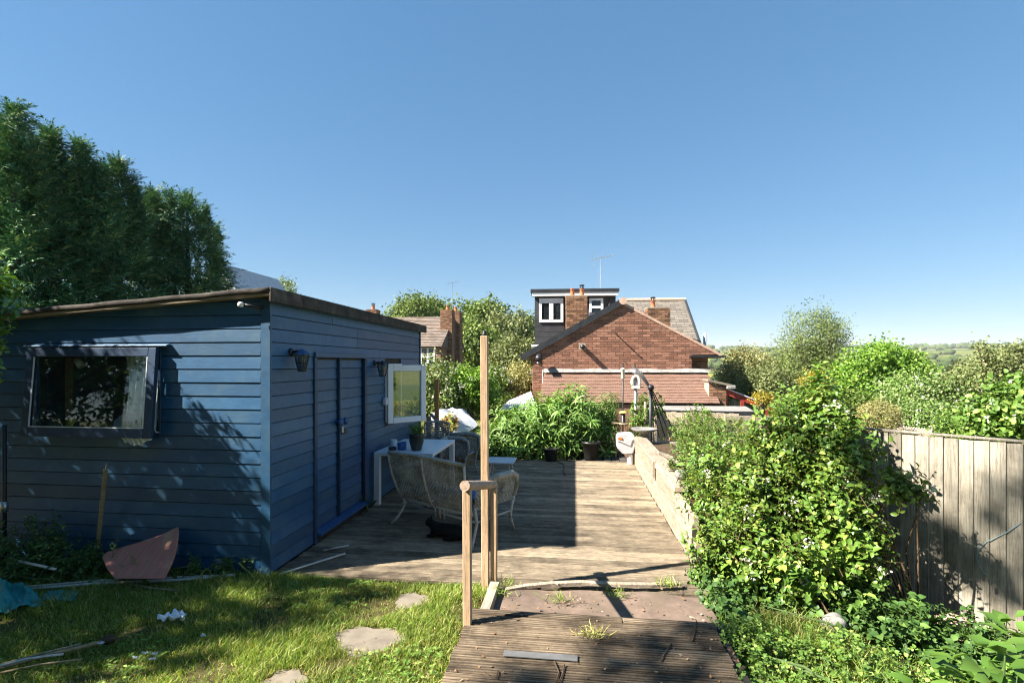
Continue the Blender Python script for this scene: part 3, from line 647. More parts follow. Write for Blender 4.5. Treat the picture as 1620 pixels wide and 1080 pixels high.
# doors
MB().box(XW-.002, DY0-.035, .0, XW+.036, DY0+.02, DZ1+.02).build('door_frame', MT['blue_dark'], shed, bev=.003)
MB().box(XW-.002, DY1-.03, .03, XW+.036, DY1+.04, DZ1+.02).build('door_frame', MT['blue_dark'], shed, bev=.003)
MB().box(XW-.002, DY0-.03, DZ1+.023, XW+.045, DY1+.06, DZ1+.075).build('door_header', MT['blue'], shed, bev=.003)
MB().prism([(XW-.02, DY0+.022, DZ0-.01), (XW+.075, DY0+.022, DZ0-.03), (XW+.075, DY0+.022, DZ0+.0), (XW-.02, DY0+.022, DZ0+.022)], (0, DY1-DY0-.056, 0)).build('door_sill', MT['blue_sill'], shed, bev=.003)
MB().box(XW-.005, DY0+.022, .0, XW+.02, DY1-.034, DZ0-.035).build('plinth_board', MT['dark'], shed, bev=.002)
YM = 5.42
for a, b in ((DY0+.024, YM-.014), (YM+.022, DY1-.034)):
    d = MB().box(XW-.05, a, DZ0+.024, XW-.028, b, DZ1+.016).build('door', MT['dark'], shed)
    z = DZ0+.03
    while z < DZ1:
        sboard(a+.002, b-.002, z, min(z+PITCH-.005, DZ1+.014), d, x=XW-.024, th=.018, name='door_board'); z += PITCH
    if a > YM:
        kn = MB()
        for yy, xx in ((YM-.035, .03), (YM+.085, .03)):
            kn.tube([(XW-.01, yy, 1.19), (XW+.035, yy, 1.19)], .016, 10); kn.tube([(XW+.03, yy, 1.19), (XW+.04, yy, 1.19), (XW+.06, yy, 1.19), (XW+.072, yy, 1.19)], [.03, .042, .042, .022], 14)
        kn.build('door_knob', MT['blue_sill'], d, True)
        k = MB().beam((XW+.012, YM+.06, 1.055), (XW+.012, YM+.2, 1.06), .012, .03); k.tube([(XW+.02, YM+.17, 1.04), (XW+.02, YM+.09, 1.055)], .008, 6); k.build('latch', MT['black'], d)
        MB().box(XW+.03, YM+.01, 1.06, XW+.045, YM+.05, 1.13).build('padlock', MT['metal'], d, bev=.004)
MB().box(XW-.012, YM-.012, DZ0+.026, XW+.026, YM+.02, DZ1+.016).build('meeting_stile', MT['blue_dark'], shed, bev=.003)
# front window: fixed lining, tilted sash hinged at its top, pane
ln = MB(); ln.box(WX0-.03, Y0-.035, WZ1-.005, WX1+.03, Y0+.09, WZ1+.03); ln.box(WX0-.03, Y0-.03, WZ0-.035, WX1+.03, Y0+.09, WZ0-.003); ln.box(WX0-.03, Y0-.03, WZ0-.002, WX0-.002, Y0+.09, WZ1-.006); ln.box(WX1+.002, Y0-.03, WZ0-.002, WX1+.03, Y0+.09, WZ1-.006)
fwin = ln.build('window', MT['blue_dark'], shed, bev=.003)
hood = MB().prism([(WX0-.1, Y0-.02, WZ1+.035), (WX0-.1, Y0-.066, WZ1+.028), (WX0-.1, Y0-.066, WZ1+.038), (WX0-.1, Y0-.02, WZ1+.055)], (WX1-WX0+.22, 0, 0)); hood.build('hood', MT['blue'], fwin, bev=.002)
SA = rad(4.5)
def sash(x, t, dy):      # t measured down from hinge
    return (x, Y0-.045-t*math.sin(SA)-dy*math.cos(SA), WZ1+.012-t*math.cos(SA)+dy*math.sin(SA)*.0)
Hs = WZ1-WZ0+.06
def sbar(x0, x1, t0, t1, th=.038):
    m = MB(); q = [sash(x0, t0, 0), sash(x1, t0, 0), sash(x1, t1, 0), sash(x0, t1, 0)]; n_ = Vector((0, -math.cos(SA), math.sin(SA)))*th
    return m.prism(q, n_)
sx0, sx1 = WX0-.035, WX1+.035
for a in ((sx0, sx0+.075, 0, Hs), (sx1-.075, sx1, 0, Hs), (sx0+.076, sx1-.076, 0, .075), (sx0+.076, sx1-.076, Hs-.085, Hs)): sbar(*a).build('sash_frame', MT['blue_dark'], fwin, bev=.003)
pq = [sash(sx0+.07, .07, .018), sash(sx1-.07, .07, .018), sash(sx1-.07, Hs-.08, .018), sash(sx0+.07, Hs-.08, .018)]
MB().prism(pq, (0, -.004, 0)).build('pane', MT['pane_shed'], fwin)
bd = MB()
for a in ((sx0+.076, sx0+.084, .076, Hs-.086), (sx1-.084, sx1-.076, .076, Hs-.086), (sx0+.085, sx1-.085, Hs-.094, Hs-.086)):
    q = [sash(a[0], a[2], .032), sash(a[1], a[2], .032), sash(a[1], a[3], .032), sash(a[0], a[3], .032)]; bd.prism(q, (0, -.008, 0))
bd.build('glazing_bead', MT['white_table'], fwin)
# curtain hanging behind the pane, its hem caught outside below the sash
cu = thing('net_curtain', 'dirty white net curtain hanging at the right side of the dark shed window', 'curtain', (-3.9, 4.25, 1.2))
MB().grid(lambda a, b: (-4.08+.36*a+.02*math.sin(5*b), Y0+.03+.022*math.sin(30*a+1.5*math.sin(3*b))+.012*math.sin(11*a), WZ1-.03-(WZ1-WZ0-.0)*b), 60, 14).build('drape', MT['curtain'], cu, True)
MB().tube([(-4.2, Y0+.03, WZ1-.02), (-3.705, Y0+.03, WZ1-.02)], .005, 6).build('curtain_wire', MT['black'], cu)
hem = MB().grid(lambda a, b: (-4.0+.31*a+.02*b, Y0-.115+.012*math.sin(44*a)+.02*b, WZ0-.03-(.085*math.sin(math.pi*min(1, a*.9+.12))+.012*math.sin(23*a))*b), 50, 4)
hem.build('trapped_hem', MT['cloth'], cu, True)
# inside the shed, seen through the pane
io = thing('spot_lamp', 'small white spot lamp inside the shed window at its upper left', 'lamp', (-4.77, 4.34, 1.86))
MB().tube([(-4.80, 4.35, 1.9), (-4.72, 4.33, 1.82)], [.032, .036], 14).build('shade', MT['white'], io, True); MB().tube([(-4.84, 4.38, 1.93), (-4.79, 4.345, 1.895)], .02, 10).build('bracket', MT['white'], io, True)
io = thing('leaning_plank', 'brown plank standing inside the shed at the left of its window', 'plank', (-4.82, 4.35, .05)); MB().beam((-4.85, 4.33, .05), (-4.82, 4.30, 1.9), .075, .02, (0,1,0)).build('board', MT['sleeper2'], io, bev=.002)
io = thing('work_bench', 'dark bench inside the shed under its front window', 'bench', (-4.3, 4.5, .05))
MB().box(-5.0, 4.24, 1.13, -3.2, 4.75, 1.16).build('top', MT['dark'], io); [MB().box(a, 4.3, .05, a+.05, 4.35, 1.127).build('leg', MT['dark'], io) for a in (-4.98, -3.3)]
io = thing('paper_house', 'small pale paper house on the bench inside the dark shed window', 'ornament', (-4.37, 4.42, 1.16))
MB().prism([(-4.45, 4.4, 1.162), (-4.29, 4.4, 1.162), (-4.29, 4.4, 1.27), (-4.36, 4.4, 1.35), (-4.45, 4.4, 1.28)], (0, .1, 0)).build('house_body', MT['cloth'], io, bev=.004)
# white side casement, standing open on its near edge
hx, hy = XW+.045, SY0+.0; OA = rad(41)     # direction turned from +y toward +x
cd = Vector((math.sin(OA), math.cos(OA), 0)); cn = Vector((math.cos(OA), -math.sin(OA), 0))
wz0, wz1, WL = 1.0, 1.82, .62
fr = MB(); fr.box(XW-.05, SY0+.002, SZ0+.002, XW+.03, SY0+.045, SZ1-.002); fr.box(XW-.05, SY1-.045, SZ0+.002, XW+.03, SY1-.002, SZ1-.002); fr.box(XW-.05, SY0+.046, SZ0+.002, XW+.03, SY1-.046, SZ0+.045); fr.box(XW-.05, SY0+.046, SZ1-.045, XW+.03, SY1-.046, SZ1-.002)
cw = fr.build('side_window', MT['white'], shed, bev=.003)
def cpan(a0, a1, z0, z1, th, dn): 
    p = [Vector((hx, hy, 0))+cd*a+cn*dn+Vector((0, 0, z_)) for a, z_ in ((a0, z0), (a1, z0), (a1, z1), (a0, z1))]; return MB().prism(p, cn*th)
for a in ((0, .085, wz0, wz1), (WL-.085, WL, wz0, wz1), (.0852, WL-.0852, wz0, wz0+.08), (.0852, WL-.0852, wz1-.085, wz1)): cpan(*a, .05, -.02).build('casement_frame', MT['white'], cw, bev=.006)
cpan(.083, WL-.083, wz0+.078, wz1-.083, .006, .0).build('pane', MT['pane_side'], cw)
cpan(.2, .222, wz0+.081, wz1-.086, .012, -.014).build('glazing_bar', MT['white'], cw)
MB().box(XW+.02, SY0-.115, 1.27, XW+.075, SY0-.03, 1.37).build('switch_box', MT['plastic_grey'], shed, bev=.008)
MB().tube([(XW+.03, SY0-.04, 1.27), (XW+.03, SY0-.03, .96)], .006, 6).build('cable', MT['black'], shed)
# lanterns on the right wall
def lantern(y, z, label, boxy):
    t = thing('wall_lantern', label, 'lamp', (XW+.02, y, z), 0, 'lanterns beside the shed doors')
    x = XW+.02
    MB().tube([(x-.005, y, z+.05), (x+.018, y, z+.05)], [.04, .034], 12).build('wall_plate', MT['black'], t, True)
    MB().tube([(x+.015, y, z+.05), (x+.06, y, z+.062), (x+.10, y, z+.05)], .012, 8).build('arm', MT['black'], t, True)
    c = x+.11; R = .062 if boxy else .07
    MB().lathe((c, y, z), [(R*1.18, .028), (R*1.2, .036), (R*.8, .055), (R*.3, .075), (.01, .08)], 6 if not boxy else 8).build('cap', MT['black'] if not boxy else MT['blue_sill'], t)
    MB().lathe((c, y, z), [(R*.55, -.12), (R*.95, .0), (R*.98, .027)], 6 if not boxy else 8).build('glass_shade', MT['lamp_glass'], t)
    cg = MB(); k = 6 if not boxy else 8
    for i in range(k):
        a = 2*math.pi*i/k; cg.tube([(c+R*.58*math.cos(a), y+R*.58*math.sin(a), z-.122), (c+R*1.0*math.cos(a), y+R*1.0*math.sin(a), z), (c+R*1.03*math.cos(a), y+R*1.03*math.sin(a), z+.028)], .0045, 5)
    for zz, rr in ((-.122, .58), (-.05, .82)):
        cg.tube([(c+R*rr*math.cos(2*math.pi*i/12), y+R*rr*math.sin(2*math.pi*i/12), z+zz) for i in range(13)], .0045, 5, False)
    cg.lathe((c, y, z-.132), [(.03, 0), (.04, .008), (.02, .012)], 10); cg.build('cage', MT['black'], t)
    MB().lathe((c, y, z), [(.012, -.06), (.024, -.04), (.02, -.005), (.012, .02)], 10).build('bulb', MT['cream'], t, True)
lantern(4.43, 1.90, 'caged lantern with a blue cap on the shed wall left of the doors', True)
lantern(6.42, 1.80, 'black caged lantern on the shed wall between doors and open window', False)
pir = thing('security_sensor', 'small white-tipped sensor bracket under the shed roof at its near corner', 'sensor', (-2.72, 4.1, 2.32))
MB().tube([(-2.69, 4.10, 2.33), (-2.74, 4.04, 2.335), (-2.80, 4.0, 2.345)], .014, 8).build('arm', MT['black'], pir, True); MB().lathe((-2.82, 3.99, 2.325), [(.012, 0), (.024, .008), (.026, .03), (.018, .042)], 12).build('sensor_head', MT['white'], pir, True)
# ------------------------------------------------------------------ white table by the shed wall and what stands on it
tb = thing('garden_table', 'white slab-legged table against the blue shed wall below the open window', 'table', (-2.18, 6.9, 0))
tx0, tx1, ty0, ty1, tz = -2.59, -1.80, 6.30, 7.5, .69
MB().box(tx0, ty0, tz-.045, tx1, ty1, tz).build('tabletop', MT['white_table'], tb, bev=.004)
for x, y in ((tx0, ty0), (tx1-.075, ty0), (tx0, ty1-.075), (tx1-.075, ty1-.075)): MB().box(x+.001, y+.001, 0.004, x+.074, y+.074, tz-.047).build('leg', MT['white_table'], tb, bev=.004)
p = on(659, 712, tz); pt = thing('potted_plant', 'dark glazed pot with a straggly green plant on the white table', 'plant', (p.x, p.y, tz))
MB().lathe((p.x, p.y, tz+.002), [(.06, 0), (.07, .01), (.095, .12), (.104, .2), (.108, .215), (.098, .216), (.092, .19)], 24).build('pot', MT['glaze_dark'], pt, True)
rng = np.random.default_rng(31)
lv, st, _ = twigs([(p.x, p.y, tz+.27, .1, .1, .09)], 70, 7, .1, .035, .006, rng, 'l', .1, .9, rt=.0015)
np_mesh('foliage', *lv, MT['L_weed'], pt); np_mesh('stems', *st, MT['stem'], pt)
MB().lathe((p.x, p.y, tz+.19), [(.09, 0), (.09, .008), (.02, .02)], 16).build('soil', MT['soil'], pt, True)
def cup(name, label, u, v, r, h, mat, handle=True):
    c = on(u, v, tz); t = thing(name, label, 'cup', (c.x, c.y, tz))
    MB().lathe((c.x, c.y, tz+.002), [(r*.85, 0), (r*.95, .004), (r, h), (r*.92, h), (r*.88, .012)], 20).build('body', mat, t, True)
    if handle: MB().tube([(c.x+r*.9, c.y, tz+h*.8), (c.x+r*1.5, c.y-.01, tz+h*.75), (c.x+r*1.55, c.y-.01, tz+h*.4), (c.x+r*.9, c.y, tz+h*.22)], .006, 7).build('handle', mat, t, True)
cup('mug', 'white mug on the table next to the shed wall', 623, 706, .044, .095, MT['white'])
cup('bowl', 'blue glazed bowl on the table beside the dark pot', 636, 711, .062, .095, MT['glaze_blue'], False)
cup('saucer', 'small black dish on the table in front of the white mug', 621, 711.5, .055, .035, MT['plastic_black'], False)

# ------------------------------------------------------------------ wicker sofa seen from behind
def weave(fn, W, H, pitch, parent, name, mat, rw=.31, amp=.006, skip=0, seed=1):
    """strands woven over and under; fn(x,z)->place, and its normal by differences"""
    rr = random.Random(seed); m = MB(); nx = max(3, int(W/pitch)); nz_ = max(3, int(H/pitch))
    def nrm(a, b):
        p = Vector(fn(a, b)); dx = Vector(fn(a+.01, b))-p; dz = Vector(fn(a, b+.01))-p; return dx.cross(dz).normalized()
    for k in range(nz_+1):
        b = k/nz_; hw = pitch*rw/H*rr.uniform(.8, 1.2); vs, fs = [], []
        for i in range(nx+1):
            a = i/nx; o = nrm(a, b)*(amp*(1 if (i+k) % 2 else -1))
            vs += [Vector(fn(a, b-hw))+o, Vector(fn(a, b+hw))+o]
        fs = [(2*i, 2*i+2, 2*i+3, 2*i+1) for i in range(nx) if rr.random() > skip]; m.add(vs, fs)
    for i in range(nx+1):
        a = i/nx; hw = pitch*rw*.8/W; vs = []
        for k in range(nz_+1):
            b = k/nz_; o = nrm(a, b)*(amp*(-1 if (i+k) % 2 else 1))
            vs += [Vector(fn(a-hw, b))+o, Vector(fn(a+hw, b))+o]
        m.add(vs, [(2*k, 2*k+2, 2*k+3, 2*k+1) for k in range(nz_)])
    return m.build(name, mat, parent, fix=False)
def sofa(name, label, loc, rz, W, mat, fmat, D=.58, H=.83, seat=.38, cat='sofa', group=None, pitch=.021, mid=True):
    t = thing(name, label, cat, loc, rz, group)
    hw = W/2
    def back(a, b):      # a across 0..1, b from the seat up 0..1 ; leans back and flares a little
        x = (a-.5)*W*(1.0+.07*b); y = -D/2-.02-.16*b-.05*math.sin(math.pi*b)*.6; z = seat-.08+(H-seat+.08)*b+.02*math.sin(math.pi*a)*b
        return (x, y-.03*math.sin(math.pi*a), z)
    weave(back, W, H-seat+.08, pitch, t, 'back_weave', mat, seed=int(W*100))
    sides = [(0.0,)]+([(.5,)] if mid else [])+[(1.0,)]
    for (a,) in sides:
        MB().tube([Vector(back(a, b))+Vector((0, -.012, 0)) for b in (0, .25, .5, .75, 1.0)], .013, 8).build('back_upright', fmat, t, True)
    MB().tube([Vector(back(a, 1.0))+Vector((0, 0, .006)) for a in np.linspace(0, 1, 13)], .02, 8).build('top_rail', mat, t, True)
    MB().tube([Vector(back(a, 0.0)) for a in np.linspace(0, 1, 9)], .014, 8).build('lower_rail', fmat, t, True)
    # seat
    weave(lambda a, b: ((a-.5)*W*.98, -D/2+D*b, seat-.005-.015*math.sin(math.pi*a)), W, D, pitch*1.3, t, 'seat_weave', mat, seed=7)
    for y in (-D/2+.02, D/2-.01): MB().tube([(-hw, y, seat-.02), (hw, y, seat-.02)], .014, 8).build('seat_rail', fmat, t, True)
    for sx in (-1, 1):
        x = sx*(hw+.02)
        def arm(a, b, x=x, sx=sx):
            top = .60+.03*math.sin(math.pi*(.2+.6*a)); y = -D/2-.02+(D+.06)*a
            return (x+sx*.03*b, y, seat-.03+(top-seat+.03)*b)
        weave(arm, D, .24, pitch, t, 'arm_weave', mat, seed=3+sx)
        pts = [(x, -D/2-.09, .63), (x+sx*.03, -D/2+.1, .635), (x+sx*.035, 0, .645), (x+sx*.035, D/2-.04, .64), (x+sx*.03, D/2+.05, .60), (x+sx*.025, D/2+.065, .5), (x+sx*.015, D/2+.03, seat)]
        m = MB(); n_ = 8
        m.tube(pts, [.022, .034, .04, .038, .032, .026, .022], n_); m.build('armrest', mat, t, True)
        MB().tube([(x+sx*.015, D/2+.03, seat+.02), (x, D/2, seat*.7), (x-.0, D/2-.02, seat*.4), (x+sx*.015, D/2+.03, .0)], [.018, .017, .016, .014], 8).build('leg', fmat, t, True)
        MB().tube([(x, -D/2-.02, seat+.0), (x-sx*.01, -D/2+.03, seat*.55), (x+sx*.02, -D/2-.05, seat*.2), (x+sx*.06, -D/2-.12, .0)], [.016, .015, .015, .014], 8).build('leg', fmat, t, True)
        MB().tube([(x, -D/2+.0, seat*.58), (x, D/2-.0, seat*.58)], .01, 7).build('stretcher', fmat, t, True)
    MB().tube([(-hw, -D/2+.03, seat*.56), (hw, -D/2+.03, seat*.56)], .011, 7).build('stretcher', fmat, t, True)
    for dx in (-.05, .02, .09): MB().tube([(dx, -D/2+.03, seat*.4), (dx, -D/2+.02, seat*.75)], .01, 6).build('brace', fmat, t, True)
    return t
SO = (-1.34, 5.62, 0); SRZ = math.atan2(-.525, .85)
sofa('wicker_sofa', 'weathered white wicker two-seat sofa seen from behind, in the shed\'s shade', SO, SRZ, 1.12, MT['wicker'], MT['wicker_frame'])
cs = thing('seat_cushion', 'faded blue patterned cushion on the right half of the wicker sofa', 'cushion', SO, SRZ)
def pillow(a, b, w, d, h):
    x = (a-.5); y = (b-.5); e = (1-abs(2*x)**4)*(1-abs(2*y)**4); return (x*w, y*d, h*max(0, e)**.5)
m = MB(); m.grid(lambda a, b: tuple(Vector(pillow(a, b, .5, .5, .06))+Vector((.27, .02, .435))), 16, 16); m.grid(lambda a, b: tuple(Vector(pillow(a, b, .5, .5, -.045))+Vector((.27, .02, .435))), 16, 16)
m.build('cover', MT['cushion'], cs, True)
a = on(741, 738, .28); sofa('wicker_chair', 'grey wicker armchair past the right end of the white table', (-1.9, 8.2, 0), rad(-100), .42, MT['wicker_grey'], MT['wicker_grey'], D=.42, H=.66, cat='chair', group='grey wicker chairs by the table', pitch=.026, mid=False)
sofa('wicker_chair', 'grey wicker armchair behind the potted plant at the far end of the table', (-2.3, 7.86, 0), rad(178), .4, MT['wicker_grey'], MT['wicker_grey'], D=.4, H=.84, cat='chair', group='grey wicker chairs by the table', pitch=.026, mid=False)
st_ = thing('side_table', 'low grey topped side table with splayed white legs behind the sofa', 'table', (-1.05, 7.3, 0))
c = Vector((-1.07, 7.35, .43))
MB().box(c.x-.21, c.y-.22, c.z-.014, c.x+.21, c.y+.22, c.z).build('top', MT['plastic_grey'], st_, bev=.005)
for i in (-1, 1):
    for j in (-1, 1): MB().tube([(c.x+i*.12, c.y+j*.13, c.z-.016), (c.x+i*.2, c.y+j*.21, 0.0)], .011, 7).build('leg', MT['wicker_frame'], st_, True)

# ------------------------------------------------------------------ black cat lying under the sofa
def skin_chain(name, pts, edges, radii, mat, parent, sub=2):
    me = bpy.data.meshes.new(name); me.from_pydata([tuple(p) for p in pts], edges, []); o = link(name, me, mat, parent)
    sk = o.modifiers.new('skin', 'SKIN'); sk.use_smooth_shade = True
    for i, r in enumerate(radii):
        v = me.skin_vertices[0].data[i]; v.radius = r if hasattr(r, '__len__') else (r, r)
    me.skin_vertices[0].data[0].use_root = True
    s_ = o.modifiers.new('sub', 'SUBSURF'); s_.levels = sub; s_.render_levels = sub
    return o
cat = thing('cat', 'black cat with a white chest lying on the deck under the wicker sofa', 'cat', (-1.30, 5.22, 0), rad(168)); cat.scale = (.86, .86, .86)
# local +x is the way the head points
pts = [(0,0,.085), (.1,0,.095), (.18,0,.1), (.235,0,.135), (.27,0,.165), (.305,0,.168), (.345,0,.155),
       (-.1,0,.09), (-.18,0,.08), (-.25,.02,.045), (-.33,.06,.022), (-.38,.14,.018), (-.36,.22,.016),
       (.16,.06,.06), (.22,.065,.025), (.3,.06,.018), (.16,-.06,.06), (.22,-.065,.025), (.31,-.06,.018),
       (-.12,.075,.065), (-.02,.1,.03), (.06,.1,.016), (-.12,-.075,.065), (-.02,-.1,.03), (.06,-.1,.016)]
ed = [(0,1),(1,2),(2,3),(3,4),(4,5),(5,6),(0,7),(7,8),(8,9),(9,10),(10,11),(11,12),(2,13),(13,14),(14,15),(2,16),(16,17),(17,18),(7,19),(19,20),(20,21),(7,22),(22,23),(23,24)]
rd = [.088,.085,.075,.055,.055,.052,.03,.09,.075,.03,.02,.017,.012,.035,.024,.018,.035,.024,.018,.055,.03,.019,.055,.03,.019]
body = skin_chain('body', pts, ed, rd, MT['cat'], cat)
for sy in (-1, 1):
    m = MB(); c0 = Vector((.285, sy*.034, .205)); m.add([c0+Vector((.012, -.018, 0)), c0+Vector((.012, .018, 0)), c0+Vector((-.018, 0, 0)), c0+Vector((-.004, sy*.006, .048))], [(0,1,3), (1,2,3), (2,0,3), (0,2,1)]); m.build('ear', MT['cat'], cat)
    bm = MB().lathe((.338, sy*.022, .172), [(.002, -.007), (.0065, 0), (.002, .007)], 8); bm.build('eye', MT['eye'], cat, True)
MB().lathe((.372, 0, .155), [(.001, -.005), (.005, 0), (.001, .005)], 8).build('nose', MT['flower_pink'], cat, True)
skin_chain('chest_patch', [(.235, 0, .115), (.262, 0, .1), (.25, 0, .075)], [(0, 1), (1, 2)], [.034, .03, .024], MT['cat_white'], cat, 1)

# ------------------------------------------------------------------ timber planter wall at the right of the deck
pw = thing('planter_wall', 'pale timber sleeper wall holding the planted bed along the right of the deck', 'wall', (1.15, 7, 0))
xs = 1.085
MB().box(xs, 4.75, -.1, xs+.06, 7.18, .22).build('sleeper', MT['sleeper'], pw, bev=.008); MB().box(xs, 7.186, -.1, xs+.06, 9.4, .215).build('sleeper', MT['sleeper'], pw, bev=.008)
MB().box(xs+.004, 5.6, .224, xs+.064, 9.39, .43).build('sleeper', MT['sleeper'], pw, bev=.008); MB().box(xs+.004, 4.85, .224, xs+.064, 5.594, .43).build('sleeper', MT['sleeper'], pw, bev=.008)
MB().box(xs-.015, 7.05, .434, xs+.2, 9.43, .515).build('coping_sleeper', MT['sleeper'], pw, bev=.012); MB().box(xs-.012, 5.7, .434, xs+.15, 7.04, .505).build('coping_sleeper', MT['sleeper'], pw, bev=.012)
MB().box(xs-.045, 7.0, .3, xs-.004, 7.055, .52).build('batten', MT['sleeper'], pw, bev=.004)
MB().box(xs+.07, 9.33, -.1, 2.6, 9.4, .43).build('end_board', MT['sleeper'], pw, bev=.006)
sb = MB().grid(lambda a, b: (xs+.066+1.6*a, 4.0+5.32*b, .40-.30*nsm(.3, 1, a)-.42*nsm(.35, .0, b)+.02*math.sin(17*a+9*b)), 16, 40).build('planted_bed', MT['soil'], None, True); tag(sb, kind='structure')
tag(MB().tube([(xs+.17, 7.6, .53), (xs+.25, 7.0, .55), (xs+.33, 6.75, .5)], [.03, .04, .02], 8).build('driftwood', MT['fence_grey'], None, True), 'grey piece of driftwood lying on the planter wall top', 'wood')
rk = MB().grid(lambda a, b: (xs+.13+.075*math.sin(math.pi*b)*math.cos(6.283*a)*(1+.15*math.sin(9*a)), 6.05+.09*math.sin(math.pi*b)*math.sin(6.283*a), .56+.06*math.cos(math.pi*b)), 14, 8); tag(rk.build('stone_lump', MT['rock'], None, True), 'pale stone lying on the near end of the planter wall', 'stone')

# ------------------------------------------------------------------ things round the far end of the deck
box = thing('hose_reel_box', 'pale grey plastic box with an orange clip hung at the end of the planter wall', 'box', (.93, 9.45, .18))
c = Vector((.93, 9.47, .2))
MB().prism([(c.x-.16, c.y-.12, .30), (c.x-.05, c.y-.12, .19), (c.x+.12, c.y-.12, .2), (c.x+.17, c.y-.12, .34), (c.x+.16, c.y-.12, .53), (c.x+.1, c.y-.12, .58), (c.x-.14, c.y-.12, .56), (c.x-.17, c.y-.12, .5)], (0, .24, 0)).build('case', MT['plastic_grey'], box, bev=.02)
MB().box(c.x-.15, c.y-.135, .455, c.x-.07, c.y-.118, .50).build('clip', MT['orange'], box, bev=.006)
MB().tube([(c.x-.17, c.y-.13, .45), (c.x, c.y-.16, .42), (c.x+.2, c.y-.1, .49), (c.x+.3, c.y-.1, .54)], .007, 6).build('cord', MT['wicker_frame'], box, True)
MB().tube([(c.x+.13, c.y+.05, .0), (c.x+.13, c.y+.05, .52)], .022, 8).build('stand', MT['fence_grey'], box)
tn = on(999, 734); ti = thing('paint_tin', 'small white tin standing on the deck below the grey box', 'tin', (tn.x-.03, tn.y-.02, 0))
MB().lathe((tn.x-.03, tn.y-.02, .002), [(.05, 0), (.052, .005), (.05, .01), (.05, .17), (.053, .175), (.053, .185)], 18).build('can', MT['white'], ti, True); MB().lathe((tn.x-.03, tn.y-.02, .187), [(.047, 0), (.045, .004)], 18).build('lid', MT['metal'], ti)
bb = thing('bird_bath', 'shallow grey bird bath bowl on the far corner of the planter wall', 'bird bath', (1.25, 9.38, .515))
MB().lathe((1.25, 9.36, .517), [(.1, 0), (.07, .02), (.05, .06), (.09, .08), (.2, .11), (.235, .15), (.225, .155), (.19, .125), (.05, .1)], 28).build('bowl', MT['rock'], bb, True)
# feeder poles
fp = thing('feeder_pole', 'dark feeder pole with a white tube feeder and a yellow-capped feeder', 'bird feeder', (.95, 10.3, 0))
q = Vector((.965, 10.35, 0))
MB().tube([(q.x, q.y, -.2), (q.x, q.y, 1.82)], .013, 8).build('pole', MT['black'], fp, True)
MB().tube([(q.x-.09, q.y, 1.78), (q.x-.05, q.y, 1.86), (q.x, q.y, 1.83), (q.x+.05, q.y, 1.88), (q.x+.09, q.y, 1.8)], .006, 6).build('hook', MT['black'], fp, True)
MB().lathe((q.x-.005, q.y-.035, 1.53), [(.03, 0), (.036, .01), (.036, .18), (.05, .19), (.045, .205), (.012, .22)], 14).build('tube_feeder', MT['cream'], fp, True)
MB().lathe((q.x, q.y-.05, .66), [(.055, 0), (.045, .012), (.042, .18), (.03, .19)], 14).build('seed_tube', MT['plastic_black'], fp, True)
MB().lathe((q.x, q.y-.05, .852), [(.09, 0), (.088, .012), (.05, .035), (.01, .045)], 16).build('yellow_cap', MT['yellow'], fp, True)
MB().lathe((q.x, q.y-.05, .63), [(.1, 0), (.11, .012), (.1, .022)], 16).build('tray', MT['post'], fp, True)
MB().beam((q.x-.14, q.y-.05, -.05), (q.x-.14, q.y-.05, .63), .04, .04, (0,1,0)).build('table_post', MT['post'], fp)
MB().box(q.x-.22, q.y-.14, .632, q.x-.11, q.y+.05, .655).build('bird_table', MT['post'], fp, bev=.003)
fp = thing('feeder_column', 'galvanised pole with a round cream feeder in front of the tiled roof', 'bird feeder', (1.32, 11.0, -.6))
q = Vector((1.29, 11.0, 0))
MB().tube([(q.x, q.y, -.8), (q.x, q.y, 1.55)], .035, 12).build('pole', MT['metal'], fp, True)
MB().lathe((q.x, q.y, 1.62), [(.06, 0), (.07, .03), (.05, .07), (.035, .12)], 14).build('top_joint', MT['metal'], fp, True)
MB().tube([(q.x+.08*math.cos(t_), q.y-.05, 1.44+.13*math.sin(t_)) for t_ in np.linspace(-.6, math.pi+.6, 12)], .03, 8).build('round_feeder', MT['cream'], fp, True)
MB().box(q.x-.085, q.y-.09, 1.31, q.x+.085, q.y-.01, 1.36).build('feeder_floor', MT['cream'], fp, bev=.006)
MB().tube([(q.x, q.y-.03, 1.33), (q.x+.16, q.y-.05, 1.34)], .012, 6).build('perch', MT['black'], fp)
MB().tube([(q.x-.0, q.y, 1.66), (q.x-.02, q.y-.02, 1.84)], .012, 6).build('peg', MT['black'], fp)
# folded rotary airer
ra = thing('folded_airer', 'folded black rotary clothes airer leaning over the planted bed', 'clothes airer', (1.75, 9.9, .3))
k0 = at(1028, 612, 9.9); tp_ = at(1000, 578, 9.9)
for i, (u, v) in enumerate(((1043, 692), (1052, 690), (1060, 688), (1068, 684))):
    e_ = at(u, v, 9.6+.1*i); tt = at(999+i*5, 578+i*3, 10.0-.03*i); MB().tube([tt, k0+Vector((.012*i-.02, .01*i, 0)), e_], .011, 6).build('arm', MT['black'], ra, True)
MB().lathe((k0.x+.02, k0.y, k0.z-.06), [(.03, 0), (.06, .02), (.065, .07), (.04, .1), (.01, .11)], 12).build('hub', MT['black'], ra, True)
MB().tube([(k0.x+.02, k0.y+.02, -.3), (k0.x+.02, k0.y+.02, k0.z)], .035, 10).build('pole', MT['black'], ra, True)
